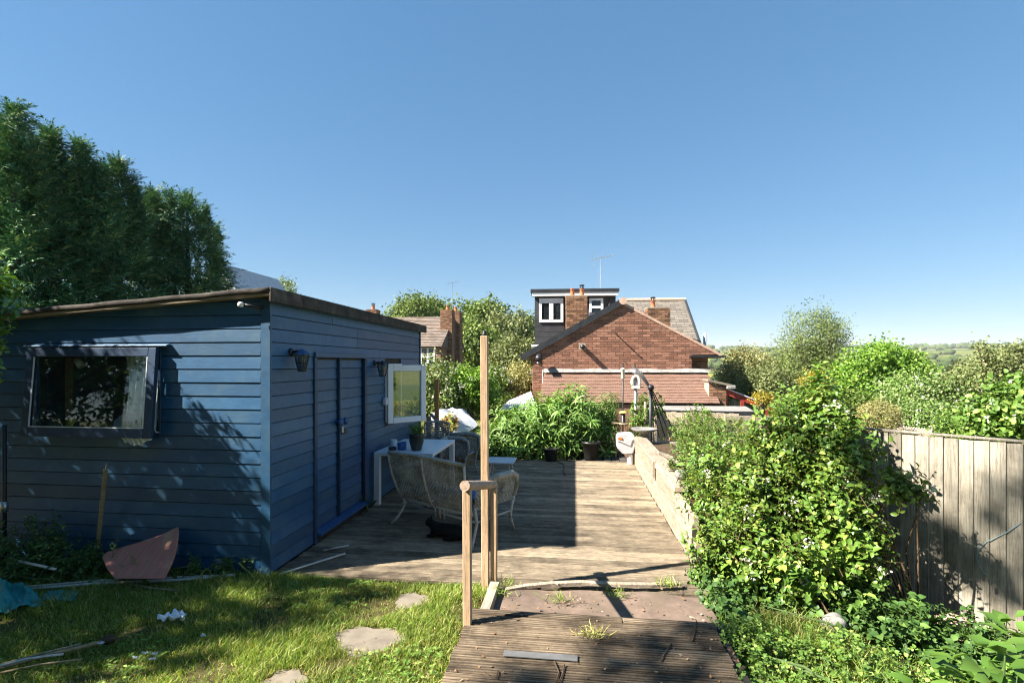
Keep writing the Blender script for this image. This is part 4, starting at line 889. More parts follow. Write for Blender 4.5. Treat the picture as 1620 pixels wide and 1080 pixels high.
# pots by the bush
def pot(name, label, x, y, r, h, mat, z=0.0):
    t = thing(name, label, 'pot', (x, y, z)); MB().lathe((x, y, z+.002), [(r*.72, 0), (r*.75, .01), (r*.95, h*.85), (r*1.06, h*.86), (r*1.08, h), (r*.98, h), (r*.93, h*.9)], 22).build('pot_wall', mat, t, True)
    MB().lathe((x, y, z+h*.85), [(r*.92, 0), (r*.9, .01), (.02, .025)], 18).build('soil', MT['soil'], t, True)
p = on(871, 729); pot('plant_pot', 'black plastic pot on the deck edge under the middle of the leafy bush', p.x, p.y+.0, .14, .24, MT['plastic_black'])
p = on(935, 727); pot('plant_pot', 'taller black pot at the right end of the leafy bush', p.x, p.y+.1, .17, .34, MT['plastic_black'])
p = on(900, 726); pot('plant_pot', 'small dark glazed pot between the two black pots', p.x, p.y+.14, .11, .18, MT['glaze_dark'])
ck = [on(u, v, .012) for u, v in ((878, 729), (890, 733), (893, 738), (891, 745), (894, 752))]; tag(MB().tube(ck, .007, 6).build('cable', MT['black'], None, True), 'thin black cable trailing from the pots onto the deck', 'cable')

# ------------------------------------------------------------------ raised lawn behind the shed
rl = MB(); rl.grid(lambda a, b: (-7.5+5.52*a, 8.72+5.2*b, .42+.02*math.sin(8*a+5*b)), 20, 20)
rlo = rl.build('raised_lawn', MT['soil'], None, True); tag(rlo, kind='structure')
bw = thing('bed_wall', 'brown timber retaining wall at the edge of the raised lawn', 'wall', (-1.94, 10.5, 0))
for k in range(4):
    z0 = -.5+.235*k
    for j in range(3): MB().box(-1.97+.004*(k % 2), 8.68+1.8*j+(.4*(k % 2)), z0, -1.905, 8.68+1.8*j+1.79+(.4*(k % 2)), z0+.23).build('sleeper', MT['sleeper2'], bw, bev=.008)
MB().box(-3.0, 8.62, -.1, -1.975, 8.67, .42).build('end_sleeper', MT['sleeper2'], bw, bev=.008)
h2 = thing('far_handrail', 'orange-brown post with a slanting rail beside the raised lawn', 'handrail', (-2.3, 9.1, .4))
pa = at(691, 690, 9.1); MB().beam((pa.x, pa.y, .0), (pa.x, pa.y, at(691, 600, 9.1).z), .075, .05, (0,1,0)).build('post', MT['post_red'], h2, bev=.004)
pb_ = at(686, 690, 9.05); MB().beam((pb_.x-.09, pb_.y, .0), (pb_.x-.09, pb_.y, at(686, 658, 9.05).z), .07, .05, (0,1,0)).build('post', MT['rail'], h2, bev=.004)
MB().tube([at(682, 655, 9.2), at(713, 691, 8.75)], .03, 10).build('rail', MT['rail'], h2, True)
# parasol lying on its side
pr = thing('parasol', 'grey fabric parasol lying open on the raised lawn behind the table', 'parasol', (-1.9, 10.6, .42))
apex = at(716, 652, 10.6); rim = [at(u, v, d) for u, v, d in ((681, 656, 10.4), (690, 682, 10.15), (724, 686, 9.9), (757, 671, 10.4), (742, 655, 11.0), (716, 650, 11.5))]
for i in range(6):
    a_, b_ = rim[i], rim[(i+1) % 6]
    MB().grid(lambda s_, t_: tuple(apex.lerp(a_.lerp(b_, t_), s_)+Vector((0, 0, .10*math.sin(math.pi*s_)-.06*s_*math.sin(math.pi*t_)))), 8, 8).build('canopy_panel', MT['parasol'], pr, True)
    MB().tube([apex, apex.lerp(a_, .5)+Vector((0, 0, .09)), a_], .008, 6).build('rib', MT['metal'], pr, True)
MB().tube([apex+Vector((0, 0, .05)), apex+Vector((-.1, .1, -.25))], .018, 8).build('pole', MT['metal'], pr, True)
# ------------------------------------------------------------------ brickwork and tiled roofs
def clip_convex(poly, conv):
    n = len(conv); out = poly
    for i in range(n):
        ax, az = conv[i]; bx, bz = conv[(i+1) % n]
        f = lambda p: -((bx-ax)*(p[1]-az)-(bz-az)*(p[0]-ax))
        out = clip(out, f)
        if len(out) < 3: return []
    return out
def brickwork(conv, fr, parent, mat, individuals=0, bl=.225, bh=.075, joint=.014, proud=.014, name='brick', holes=()):
    """conv: counter-clockwise outline in (x,z); fr(x,z,depth)->place. Whole bricks singly up to `individuals`, the rest joined."""
    xs_ = [p[0] for p in conv]; zs_ = [p[1] for p in conv]; x0, x1, z0, z1 = min(xs_), max(xs_), min(zs_), max(zs_)
    rest = MB(); shared = None; cnt = 0; r = random.Random(9)
    k = 0; z = z0
    while z < z1:
        x = x0-(bl/2 if k % 2 else 0)
        while x < x1:
            q = [(x+joint/2, z+joint/2), (x+bl-joint/2, z+joint/2), (x+bl-joint/2, z+bh-joint/2), (x+joint/2, z+bh-joint/2)]
            if any(h[0] < x+bl and h[1] > x and h[2] < z+bh and h[3] > z for h in holes): x += bl; continue
            c = clip_convex(q, conv)
            if len(c) >= 3:
                pr_ = proud*r.uniform(.75, 1.2)
                if cnt < individuals and len(c) == 4 and all(abs(c[i][0]-q[j][0]) < 1e-6 or True for i, j in ((0, 0),)) and abs(sum(p[0] for p in c)/4-sum(p[0] for p in q)/4) < 1e-6 and abs(sum(p[1] for p in c)/4-sum(p[1] for p in q)/4) < 1e-6:
                    o_ = Vector(fr(q[0][0], q[0][1], 0)); ex = (Vector(fr(q[1][0], q[1][1], 0))-o_).normalized(); en = (Vector(fr(q[0][0], q[0][1], 1))-o_).normalized()
                    if shared is None:
                        m = MB(); L_, H_ = bl-joint, bh-joint
                        vs = [Vector((0,0,0)), ex*L_, ex*L_+Vector((0,0,H_)), Vector((0,0,H_))]; m.add(vs+[v+en*proud for v in vs], [(0,1,2,3), (7,6,5,4), (0,4,5,1), (1,5,6,2), (2,6,7,3), (3,7,4,0)])
                        b = m.build(name, mat, parent, local=True, bev=.002); shared = b
                    else: b = shared.copy(); COL.objects.link(b)
                    b.location = o_-offset_of(parent)+en*r.uniform(-.003, .003); cnt += 1
                else:
                    n = len(c); rest.add([fr(p[0], p[1], 0) for p in c]+[fr(p[0], p[1], pr_) for p in c], [tuple(range(n)), tuple(range(2*n-1, n-1, -1))]+[(i, i+n, (i+1) % n+n, (i+1) % n) for i in range(n)])
            x += bl
        z += bh; k += 1
    if rest.v: tag(rest.build('brickwork', mat, parent), kind='stuff')
def tile_roof(A, B, C, D, tw, gauge, parent, mat, name='roof_tiles', th=.014, seed=1, jit=.004):
    """A,B top edge left,right ; C,D bottom edge right,left. Overlapping tiles joined as one part."""
    A, B, C, D = map(Vector, (A, B, C, D)); r = random.Random(seed); m = MB()
    Ls = ((D-A).length+(C-B).length)/2; rows = max(2, int(Ls/gauge)); nrm = (B-A).cross(D-A).normalized()
    if nrm.z < 0: nrm = -nrm
    for k in range(rows):
        t1 = (k+1)/rows; t0 = max(0, k/rows-.25/rows)
        e0, f0 = A.lerp(D, t0), B.lerp(C, t0); e1, f1 = A.lerp(D, t1), B.lerp(C, t1); cols = max(2, int((f1-e1).length/tw))
        for c in range(-1 if k % 2 else 0, cols):
            s0 = max(0, (c+(.5 if k % 2 else 0)))/cols; s1 = min(1, (c+1+(.5 if k % 2 else 0))/cols)
            if s1-s0 < .004: continue
            g = .02/cols; lift = th*2+r.uniform(0, jit)
            q = [e0.lerp(f0, s0+g)+nrm*.004, e0.lerp(f0, s1-g)+nrm*.004, e1.lerp(f1, s1-g)+nrm*lift, e1.lerp(f1, s0+g)+nrm*lift]; q2 = [p-nrm*th for p in q]
            m.add(q+q2, [(0,1,2,3), (7,6,5,4), (0,4,5,1), (1,5,6,2), (2,6,7,3), (3,7,4,0)])
    return tag(m.build(name, mat, parent), kind='stuff')
def chimney(parent, x0, x1, y0, y1, z0, z1, mat, mort, pots, name='chimney'):
    ch = MB().box(x0, y0, z0, x1, y1, z1).build(name, mort, parent)
    for fr, w_ in ((lambda a, z, d: (x0+a, y0-d, z), x1-x0), (lambda a, z, d: (x1+d, y0+a, z), y1-y0), (lambda a, z, d: (x0-d, y1-a, z), y1-y0)):
        brickwork([(0, z0), (w_, z0), (w_, z1), (0, z1)], fr, ch, mat)
    for px, h, r, cowl in pots:
        yc = (y0+y1)/2
        MB().lathe((px, yc, z1), [(r*1.05, 0), (r*1.15, .02), (r*.9, h*.4), (r*.82, h*.9), (r*1.0, h*.93), (r*1.0, h), (r*.7, h)], 14).build('chimney_pot', MT['pot_clay'], ch, True)
        if cowl:
            cw_ = MB().lathe((px, yc, z1+h+.1), [(r*.95, 0), (r*1.1, .01), (r*1.1, .03), (r*.5, .045)], 14)
            for i in range(5): a = 2*math.pi*i/5; cw_.tube([(px+r*.8*math.cos(a), yc+r*.8*math.sin(a), z1+h), (px+r*.8*math.cos(a), yc+r*.8*math.sin(a), z1+h+.1)], .01, 5)
            cw_.lathe((px, yc, z1+h), [(r*1.02, 0), (r*1.02, .03), (r*.8, .03)], 14); cw_.build('cowl', MT['black'], ch)
    return ch
def upvc(parent, x0, x1, z0, z1, y, bars, fw_=.07, name='window', horiz=(), fm='white'):
    """white framed window facing -y at plane y; bars: vertical divisions, horiz: horizontal ones"""
    m = MB(); m.box(x0, y-.03, z0, x0+fw_, y+.05, z1); m.box(x1-fw_, y-.03, z0, x1, y+.05, z1); m.box(x0+fw_, y-.029, z0, x1-fw_, y+.05, z0+fw_); m.box(x0+fw_, y-.029, z1-fw_, x1-fw_, y+.05, z1)
    wd = m.build(name, MT[fm], parent)
    for b in bars: MB().box(b-fw_*.8, y-.035, z0+fw_+.001, b+fw_*.8, y+.045, z1-fw_-.001).build('mullion', MT[fm], wd)
    for h in horiz: MB().box(x0+fw_+.001, y-.033, h-fw_*.5, x1-fw_-.001, y+.04, h+fw_*.5).build('transom', MT[fm], wd)
    MB().box(x0+fw_*.9, y+.0, z0+fw_*.9, x1-fw_*.9, y+.006, z1-fw_*.9).build('pane', MT['pane'], wd)
    return wd
# ------------------------------------------------------------------ main brick house beyond the deck
HA = rad(2.5); ex_ = Vector((math.cos(HA), math.sin(HA), 0)); ey_ = Vector((-math.sin(HA), math.cos(HA), 0))
HO = at(985, HZ, 15.0); HO.z = 0
def hp(u, v, yl):
    r_ = R2*((u-810)/FPX)+F2; rel = -HO-ey_*yl     # HO + x ex + yl ey = t r
    a, b, c_, d = ex_.x, -r_.x, ex_.y, -r_.y; det = a*d-b*c_
    x = (rel.x*d-b*rel.y)/det; t = (a*rel.y-c_*rel.x)/det
    return Vector((x, yl, CAMZ-(v-HZ)/FPX*t))
hs = thing('brick_house', 'red brick house with a plain gable and tiled lean-to roof beyond the deck', 'house', HO, HA)
GB = -1.6
apex, el, er = hp(985, 482, 0), hp(842, 561, 0), hp(1135, 561, 0)
xl, xr, ze = el.x, er.x, (el.z+er.z)/2
nr = hp(1094, 565, 0).x            # right of here the wall steps back under the eave
MB().prism([(xl, .004, GB), (nr, .004, GB), (nr, .004, ze-.02), (xr, .004, ze), (apex.x, .004, apex.z), (xl, .004, ze)], (0, .25, 0)).build('gable_wall', MT['mortar'], hs)
gw = [c for c in hs.children if c.name.startswith('gable_wall')][0]
zf = hp(985, 588, 0).z
vent = [(hp(u, 520, 0).x-.12, hp(u, 520, 0).x+.12, hp(u, v, 0).z-.04, hp(u, v, 0).z+.06) for u, v in ((934, 521), (1038, 522))]
brickwork([(xl, ze), (xr, ze), (apex.x, apex.z)], lambda x, z, d: (x, -d, z), gw, MT['brick'], 200)
brickwork([(xl, zf), (nr, zf), (nr, ze-.002), (xl, ze-.002)], lambda x, z, d: (x, -d, z), gw, MT['brick'], 100)
for h in vent: MB().box(h[0]+.02, -.022, h[2]+.0, h[1]-.02, .003, h[3]-.03).build('air_brick', MT['clay'], gw)
xw = hp(862, 600, 0).x
brickwork([(xl, GB), (xw, GB), (xw, zf-.002), (xl, zf-.002)], lambda x, z, d: (x, -d, z), gw, MT['brick'])
MB().box(nr-.2, .6, GB, xr-.1, .8, ze).build('set_back_wall', MT['mortar'], hs); sbw = [c for c in hs.children if c.name.startswith('set_back_wall')][0]
brickwork([(nr, GB), (xr-.1, GB), (xr-.1, ze-.03), (nr, ze-.03)], lambda x, z, d: (x, .596-d, z), sbw, MT['brick'])
MB().box(nr-.06, -.1, ze-.075, xr+.22, .62, ze-.03).build('eave_soffit', MT['black'], hs)
MB().box(xl, .26, GB, nr-.21, 3.0, ze-.1).build('body', MT['mortar'], hs)
# gable roof slabs, dark verge at left, mortar verge at right
def slope(a, b, ya, yb, th, name, mat, ov=0):
    d = (b-a).normalized(); n_ = Vector((-d.z, 0, d.x));  n_ = n_ if n_.z > 0 else -n_
    a2, b2 = a-d*ov, b
    return MB().prism([(p.x, ya, p.z) for p in (a2, b2, b2+n_*th, a2+n_*th)], (0, yb-ya, 0)).build(name, mat, hs)
elo = Vector((xl, 0, ze)); ero = Vector((xr, 0, ze)); ap = Vector((apex.x, 0, apex.z))
slope(elo, ap+Vector((0, 0, .0)), -.06, 3.2, .1, 'roof_slope', MT['slate'], .28); slope(ero, ap, -.005, 3.2, .075, 'roof_slope', MT['slate'], .2)
slope(elo+Vector((0, 0, -.01)), ap, -.1, -.062, .175, 'verge_cap', MT['verge'], .33)
slope(ero, ap, -.03, -.006, .07, 'mortar_verge', MT['stump'], .12)
MB().tube([(apex.x, -.12, apex.z+.1), (apex.x, 3.2, apex.z+.1)], .11, 10).build('ridge_tiles', MT['stump'], hs)
# waste pipes and their fixings on the gable
q = hp(921, 548, 0); MB().tube([(q.x, .0, q.z), (q.x, -.3, q.z-.02)], .07, 12).build('vent_pipe', MT['black'], hs, True); MB().box(q.x-.1, -.02, q.z-.1, q.x+.1, -.015, q.z+.1).build('pipe_patch', MT['mortar_old'], hs)
q = hp(853, 568, 0); MB().tube([(q.x, -.16, q.z+.08), (q.x, -.5, q.z)], .1, 12).build('gutter_end', MT['black'], hs, True); MB().tube([(q.x-.03, -.03, q.z+.15), (q.x-.03, -.03, q.z-.12)], .035, 8).build('bracket', MT['white'], hs)
q = hp(974, 528, 0); MB().tube([(q.x, .0, q.z), (q.x, -.33, q.z)], .02, 8).build('stub_pipe', MT['black'], hs)
q0 = hp(859, 585, -.02); MB().tube([(q0.x, -.03, q0.z), (q0.x-.06, -.03, GB+.8)], .018, 6).build('white_cable', MT['white'], hs)
# lean-to with clay tiles
tl_, tr_ = hp(861, 590, 0), hp(1119, 590, 0); YL = -1.5
zb_ = hp(985, 637, YL).z; bl_, br_ = hp(852, 637, YL), hp(1138, 637, YL)
MB().prism([(tl_.x, 0, tl_.z-.05), (bl_.x, YL, zb_-.05), (bl_.x, YL, GB), (tl_.x, 0, GB)], (br_.x-tl_.x-.05, 0, 0)).build('lean_to_wall', MT['clay'], hs)
tile_roof((tl_.x, -.02, tl_.z), (tr_.x, -.02, tr_.z), (br_.x, YL-.06, zb_), (bl_.x, YL-.06, zb_), .12, .085, hs, MT['clay'], 'lean_to_tiles', th=.009, jit=.006)
MB().grid(lambda a, b: (tl_.x-.02+(tr_.x-tl_.x+.04)*a, -.02-.12*b-.01*math.sin(40*a), tl_.z+.13-.1*b+.012*math.sin(23*a)*(1-b)), 60, 5).build('flashing', MT['lead'], hs, True)
# brick abutment at the right of the lean-to and the red-framed glazed roof running down from it
x0p, x1p = hp(1117, 620, -1.0).x, hp(1144, 620, -1.0).x
ab = MB(); za_, zc_ = hp(1117, 604, -1.0).z, hp(1144, 612, -1.0).z
ab.prism([(x0p, -1.25, GB), (x1p, -1.25, GB), (x1p, -1.25, zc_), (x0p, -1.25, za_)], (0, .4, 0)); abo = ab.build('abutment', MT['mortar_old'], hs)
brickwork([(x0p, GB+1.6), (x1p, GB+1.6), (x1p, zc_), (x0p, za_)], lambda x, z, d: (x, -1.25-d, z), abo, MT['brick_old'])
MB().beam((x0p-.05, -1.1, za_+.06), (x1p+.1, -1.1, zc_+.06), .5, .06).build('abutment_cap', MT['stone'], hs); MB().box(x1p-.02, -1.36, zc_-.04, x1p+.22, -.9, zc_+.06).build('lead_cap', MT['lead'], hs, bev=.02)
g0_, g1_ = hp(1142, 617, -1.2), hp(1226, 650, -1.2)
MB().beam(g0_, g1_, .06, .14).build('red_bargeboard', MT['red'], hs); MB().beam(g0_+Vector((0, .8, .09)), g1_+Vector((0, .8, .09)), 1.7, .03).build('glazed_roof', MT['poly'], hs)
for u in (1148, 1174, 1214):
    f_ = (u-1142)/84; pz = g0_.lerp(g1_, f_); MB().box(pz.x-.045, -1.24, GB, pz.x+.045, -1.16, pz.z-.07).build('red_post', MT['red'], hs)
for a, b in ((1151, 1171), (1177, 1211)):
    pa_, pb2 = g0_.lerp(g1_, (a-1142)/84), g0_.lerp(g1_, (b-1142)/84); MB().prism([(pa_.x, -1.2, GB+1.2), (pb2.x, -1.2, GB+1.2), (pb2.x, -1.2, pb2.z-.08), (pa_.x, -1.2, pa_.z-.08)], (0, .006, 0)).build('pane', MT['pane'], hs)
# grey flat roof in front of the lean-to
zfl = hp(1090, 640, -1.6).z-.03
c0, c1 = hp(1008, 640, -1.62), hp(1180, 640, -1.62); d0, d1 = hp(1022, 655, -2.5), hp(1192, 655, -2.5)
MB().prism([(c0.x, -1.6, zfl), (c1.x, -1.6, zfl), (d1.x, -2.55, zfl-.04), (d0.x, -2.55, zfl-.04)], (0, 0, -.06)).build('flat_roof', MT['felt_grey'], hs)
MB().beam((d0.x, -2.57, zfl-.09), (d1.x, -2.57, zfl-.12), .03, .14).build('roof_edge', MT['verge'], hs); MB().box(d0.x+.1, -2.5, GB, d1.x-.2, -1.62, zfl-.12).build('outhouse_wall', MT['mortar'], hs)
# main range behind: slate roof, dormer, chimneys
rl0, rr0 = hp(980, 476, 6.2), hp(1084, 476, 6.2); e0_, e1_ = hp(860, 552, 2.6), hp(1110, 548, 2.6)
zr = rl0.z; zee = e0_.z
tile_roof((rl0.x, 6.2, zr), (rr0.x, 6.2, zr), (e1_.x, 2.6, zee), (rl0.x, 2.6, zee), .3, .2, hs, MT['slate'], 'slate_roof', th=.008)
MB().add([(rl0.x, 6.2, zr-.04), (rr0.x-.05, 6.2, zr-.04), (rl0.x, 2.6, zee-.04), (e1_.x-.05, 2.6, zee-.04), (rl0.x, 9.5, zee-.04), (e1_.x-.05, 9.5, zee-.04)], [(0,1,3,2), (1,0,4,5), (1,5,3), (0,2,4), (2,3,5,4)]).build('roof_body', MT['slate'], hs)
MB().tube([(rl0.x, 6.2, zr+.02), (rr0.x+.02, 6.2, zr+.02)], .09, 8).build('main_ridge', MT['stump'], hs)
MB().tube([(rr0.x, 6.2, zr+.02), (e1_.x, 2.6, zee+.04)], .05, 6).build('main_verge', MT['verge'], hs)
MB().box(hp(850, 552, 2.8).x, 2.8, GB, e1_.x-.3, 9, zee-.06).build('main_body', MT['mortar_old'], hs)
dy = 2.4; a0, a1 = hp(846, 545, dy), hp(974, 466, dy)
dm = MB().box(a0.x, dy, a0.z-.2, a1.x, dy+1.0, a1.z).build('dormer', MT['dormer'], hs)
for k in range(6):
    zz = a0.z-.12+k*.19; MB().box(a0.x+.01, dy-.03, zz, hp(893, 500, dy).x, dy-.002, zz+.18).build('cladding_board', MT['dormer'], dm)
zz = hp(900, 463, dy).z; MB().box(a0.x-.14, dy-.22, zz, a1.x+.1, dy+1.05, zz+.11).build('dormer_roof', MT['verge'], dm, bev=.01)
MB().box(a0.x-.09, dy-.19, zz-.13, a1.x+.06, dy-.03, zz-.003).build('dormer_fascia', MT['white_table'], dm)
w0, w1 = hp(853, 510, dy), hp(891, 472, dy); upvc(hs, w0.x, w1.x, w0.z, w1.z, dy-.05, [(w0.x+w1.x)/2], .09, 'dormer_window')
MB().box(w0.x+.002, dy-.09, w1.z-.17, w1.x-.002, dy-.06, w1.z-.0).build('window_head', MT['white_table'], hs)
w0, w1 = hp(932, 499, dy), hp(954, 472, dy); upvc(hs, w0.x, w1.x, w0.z, w1.z, dy-.05, [], .08, 'dormer_window', [w0.z+(w1.z-w0.z)*.48])
q = hp(966, 480, dy); MB().tube([(q.x, dy-.06, q.z+.2), (q.x-.04, dy-.06, q.z), (q.x-.1, dy-.06, q.z-.3)], .03, 8).build('downpipe', MT['verge'], dm)
q = hp(843, 548, dy); MB().tube([(q.x-.05, dy-.1, q.z), (q.x+.6, dy-.1, q.z)], .06, 8).build('gutter', MT['white_table'], hs)
c0, c1 = hp(896, 528, 1.5), hp(929, 468, 1.5)
ch = chimney(hs, c0.x, c1.x, 1.5, 2.1, c0.z-.5, c1.z, MT['brick_old'], MT['mortar_old'], [(hp(905.5, 0, 1.8).x, .29, .075, False), (hp(920.5, 0, 1.8).x, .27, .08, True)])
MB().box(c0.x-.02, 1.48, c1.z-.005, c1.x+.02, 2.12, c1.z+.03).build('chimney_cap', MT['mortar_old'], ch)
c0, c1 = hp(1025, 522, 2.2), hp(1060, 487, 2.2)
ch = chimney(hs, c0.x, c1.x, 2.2, 2.8, c0.z-.7, c1.z, MT['brick_old'], MT['mortar_old'], [(hp(1034, 0, 2.4).x, .27, .085, True)])
MB().box(c0.x-.02, 2.18, c1.z-.005, c1.x+.02, 2.82, c1.z+.03).build('chimney_cap', MT['mortar_old'], ch)
q = hp(1115, 550, 4.0); q2 = hp(1115, 527, 4.0); MB().tube([(q.x, 4, q.z-1.0), (q2.x, 4, q2.z)], .055, 10).build('soil_pipe', MT['plastic_grey'], hs, True)
b0_, b1_ = hp(829, 603, 1.0), hp(843, 583, 1.0); MB().beam((b0_.x, 1.0, b0_.z), (b1_.x+.1, 1.0, b1_.z), .05, .16).build('side_bargeboard', MT['white_table'], hs)
# television aerials
def aerial(name, label, base, top, scale):
    t = thing(name, label, 'aerial', base); base = Vector(base); top = Vector(top)
    MB().tube([base, top], .018*scale, 6).build('mast', MT['metal'], t)
    d = Vector((.86, .3, .22)).normalized(); s_ = Vector((-.3, .86, 0)).normalized()
    MB().tube([top-d*.35*scale, top+d*.55*scale], .012*scale, 6).build('boom', MT['metal'], t)
    for k in range(7):
        c = top+d*scale*(-.3+.13*k); l_ = (.3-.02*k)*scale; MB().tube([c-s_*l_, c+s_*l_], .006*scale, 5).build('element', MT['metal'], t)
    for zz in (-.28, -.14, .14, .28): 
        c = top-d*.33*scale+Vector((0, 0, zz*scale*.8)); MB().tube([c-s_*.3*scale, c+s_*.3*scale], .006*scale, 5).build('reflector', MT['metal'], t)
ba = HO+ex_*hp(950, 464, 3.6).x+ey_*3.6; aerial('tv_aerial', 'tall thin television aerial on the dark dormer roof', (ba.x, ba.y, hp(950, 466, 3.6).z), (ba.x, ba.y, hp(949, 408, 3.6).z), .95)
# ------------------------------------------------------------------ corrugated outhouse roof left of the house
oh = thing('corrugated_shelter', 'low shelter roofed with pale corrugated sheet left of the brick house', 'shelter', at(815, 640, 13.0)-Vector((0, 0, 2.4)))
A_, B_, C_, D_ = at(840, 619, 14.4), at(806, 633, 14.0), at(790, 648, 12.6), at(850, 646, 12.6)
m = MB(); m.grid(lambda a, b: tuple(A_.lerp(B_, a).lerp(D_.lerp(C_, a), b)+Vector((0, 0, .02*math.sin(95*a)))), 120, 6); m.build('roof_sheet', MT['poly'], oh, True)
MB().beam(A_-Vector((0, 0, .05)), B_-Vector((0, 0, .05)), .08, .08).build('edge_tiles', MT['pot_clay'], oh)
for p in (A_, B_, C_, D_): MB().tube([(p.x, p.y, -1.6), (p.x, p.y, p.z-.03)], .05, 6).build('post', MT['sleeper2'], oh)
# ------------------------------------------------------------------ neighbour house far left, chimneys on its gable
NB = at(700, HZ, 30.0); nb = thing('neighbour_house', 'small brick cottage with grey tiled roof and two tall chimneys beyond the shed', 'house', (NB.x, NB.y, -1.5))
def npx(u, v, Y):     # place on the plane y = Y
    r_ = R2*((u-810)/FPX)+F2; t = Y/r_.y; return Vector((r_.x*t, Y, CAMZ-(v-HZ)/FPX*t))
NY = NB.y; e1n = npx(697, 546, NY); xg = e1n.x; zen = e1n.z; xln = npx(560, 546, NY).x
DP = 6.0; ridge = npx(708, 501, NY+DP/2).z
MB().box(xln, NY+.005, -2.2, xg-.004, NY+DP, zen-.02).build('wall', MT['mortar'], nb); nw = [c for c in nb.children if c.name.startswith('wall')][0]
w0, w1 = npx(666, 578, NY), npx(691, 546, NY); wz0_, wz1_ = w0.z, npx(690, 549, NY).z
brickwork([(npx(640, 0, NY).x, .2), (xg, .2), (xg, zen-.03), (npx(640, 0, NY).x, zen-.03)], lambda x, z, d: (x, NY-d, z), nw, MT['brick'], holes=[(w0.x, w1.x-.12, wz0_, wz1_)])
upvc(nb, w0.x, w1.x-.12, wz0_, wz1_, NY-.02, [(w0.x+w1.x-.12)/2], .07, 'window', [(wz0_+wz1_)/2])
gp = [(NY+.0, -2.2), (NY+DP, -2.2), (NY+DP, zen), (NY+DP/2, ridge-.05), (NY, zen)]
MB().prism([(xg-.25, a, b) for a, b in gp], (.246, 0, 0)).build('gable_wall', MT['mortar'], nb); gn = [c for c in nb.children if c.name.startswith('gable_wall')][0]
brickwork([(a, max(b, -.3)) for a, b in gp], lambda a, z, d: (xg+d-.003, a, z), gn, MT['brick'])
tile_roof((xln, NY+DP/2, ridge), (xg+.12, NY+DP/2, ridge), (xg+.12, NY-.22, zen-.1), (xln, NY-.22, zen-.1), .26, .19, nb, MT['neigh_tile'], 'roof_tiles', th=.02)
MB().prism([(xln, NY+DP/2, ridge-.05), (xln, NY-.2, zen-.14), (xln, NY+DP+.2, zen-.14)], (xg+.08-xln, 0, 0)).build('roof_body', MT['neigh_tile'], nb)
tile_roof((xg+.12, NY+DP/2, ridge), (xln, NY+DP/2, ridge), (xln, NY+DP+.22, zen-.1), (xg+.12, NY+DP+.22, zen-.1), .26, .19, nb, MT['neigh_tile'], 'roof_tiles', th=.02)
c0, c1 = npx(702.5, 530, NY+2.0), npx(712.5, 491, NY+2.0)
chimney(nb, xg-.42, xg+.32, NY+1.5, NY+2.2, -2.0, c1.z, MT['brick_old'], MT['mortar_old'], [(xg-.05, .3, .11, False)])
chimney(nb, xg-.3, xg+.34, NY+3.5, NY+4.4, -2.0, npx(725, 493, NY+4).z, MT['brick_old'], MT['mortar_old'], [(xg-.02, .32, .12, False)])
c1 = npx(590, 490, NY+3); chimney(nb, c1.x-.35, c1.x+.35, NY+2.7, NY+3.4, ridge-.4, c1.z+.0, MT['brick_old'], MT['mortar_old'], [(c1.x, .3, .12, True)])
q = npx(716, 492, NY+5.2); aerial('tv_aerial', 'television aerial rising behind the cottage chimneys', (q.x, q.y, q.z-1.0), (q.x, q.y, npx(716, 447, NY+5.2).z), 1.0)
# pale rendered house mostly hidden by the conifers
gh = at(352, 440, 26.0); gt = thing('rendered_house', 'pale grey rendered gable just showing right of the dark conifers', 'house', (gh.x-3, gh.y, -.5))
ghx = [at(350, 421, 26), at(375, 456, 26), at(375, 640, 26), at(260, 640, 26), at(260, 540, 26)]
MB().prism([(p.x, gh.y, p.z) for p in (at(348, 423, 26), at(376, 458, 26), at(376, 620, 26), at(250, 620, 26), at(250, 545, 26))], (0, 5, 0)).build('wall', MT['render_grey'], gt)
A_, B_ = at(346, 417, 26), at(381, 462, 26); MB().beam((A_.x, gh.y+2.4, A_.z), (B_.x, gh.y+2.4, B_.z), 5.4, .12).build('roof_slope', MT['render_grey'], gt)
A_, B_ = at(347, 417, 26), at(246, 540, 26); MB().beam((A_.x, gh.y+2.4, A_.z), (B_.x, gh.y+2.4, B_.z), 5.4, .12).build('roof_slope', MT['render_grey'], gt)
# low roof behind the far bushes
lr = at(750, 605, 24); l_ = thing('low_outbuilding', 'low brown-tiled outbuilding roof between the far bushes', 'outbuilding', (lr.x, lr.y, -1.6))
MB().box(lr.x-1.6, lr.y, -2, lr.x+2, lr.y+2.5, .6).build('wall', MT['mortar_old'], l_)
tile_roof((lr.x-1.8, lr.y+1.3, at(750, 601, 25).z), (lr.x+2.2, lr.y+1.3, at(750, 601, 25).z), (lr.x+2.2, lr.y-.1, at(750, 616, 24).z), (lr.x-1.8, lr.y-.1, at(750, 616, 24).z), .26, .19, l_, MT['neigh_tile'])
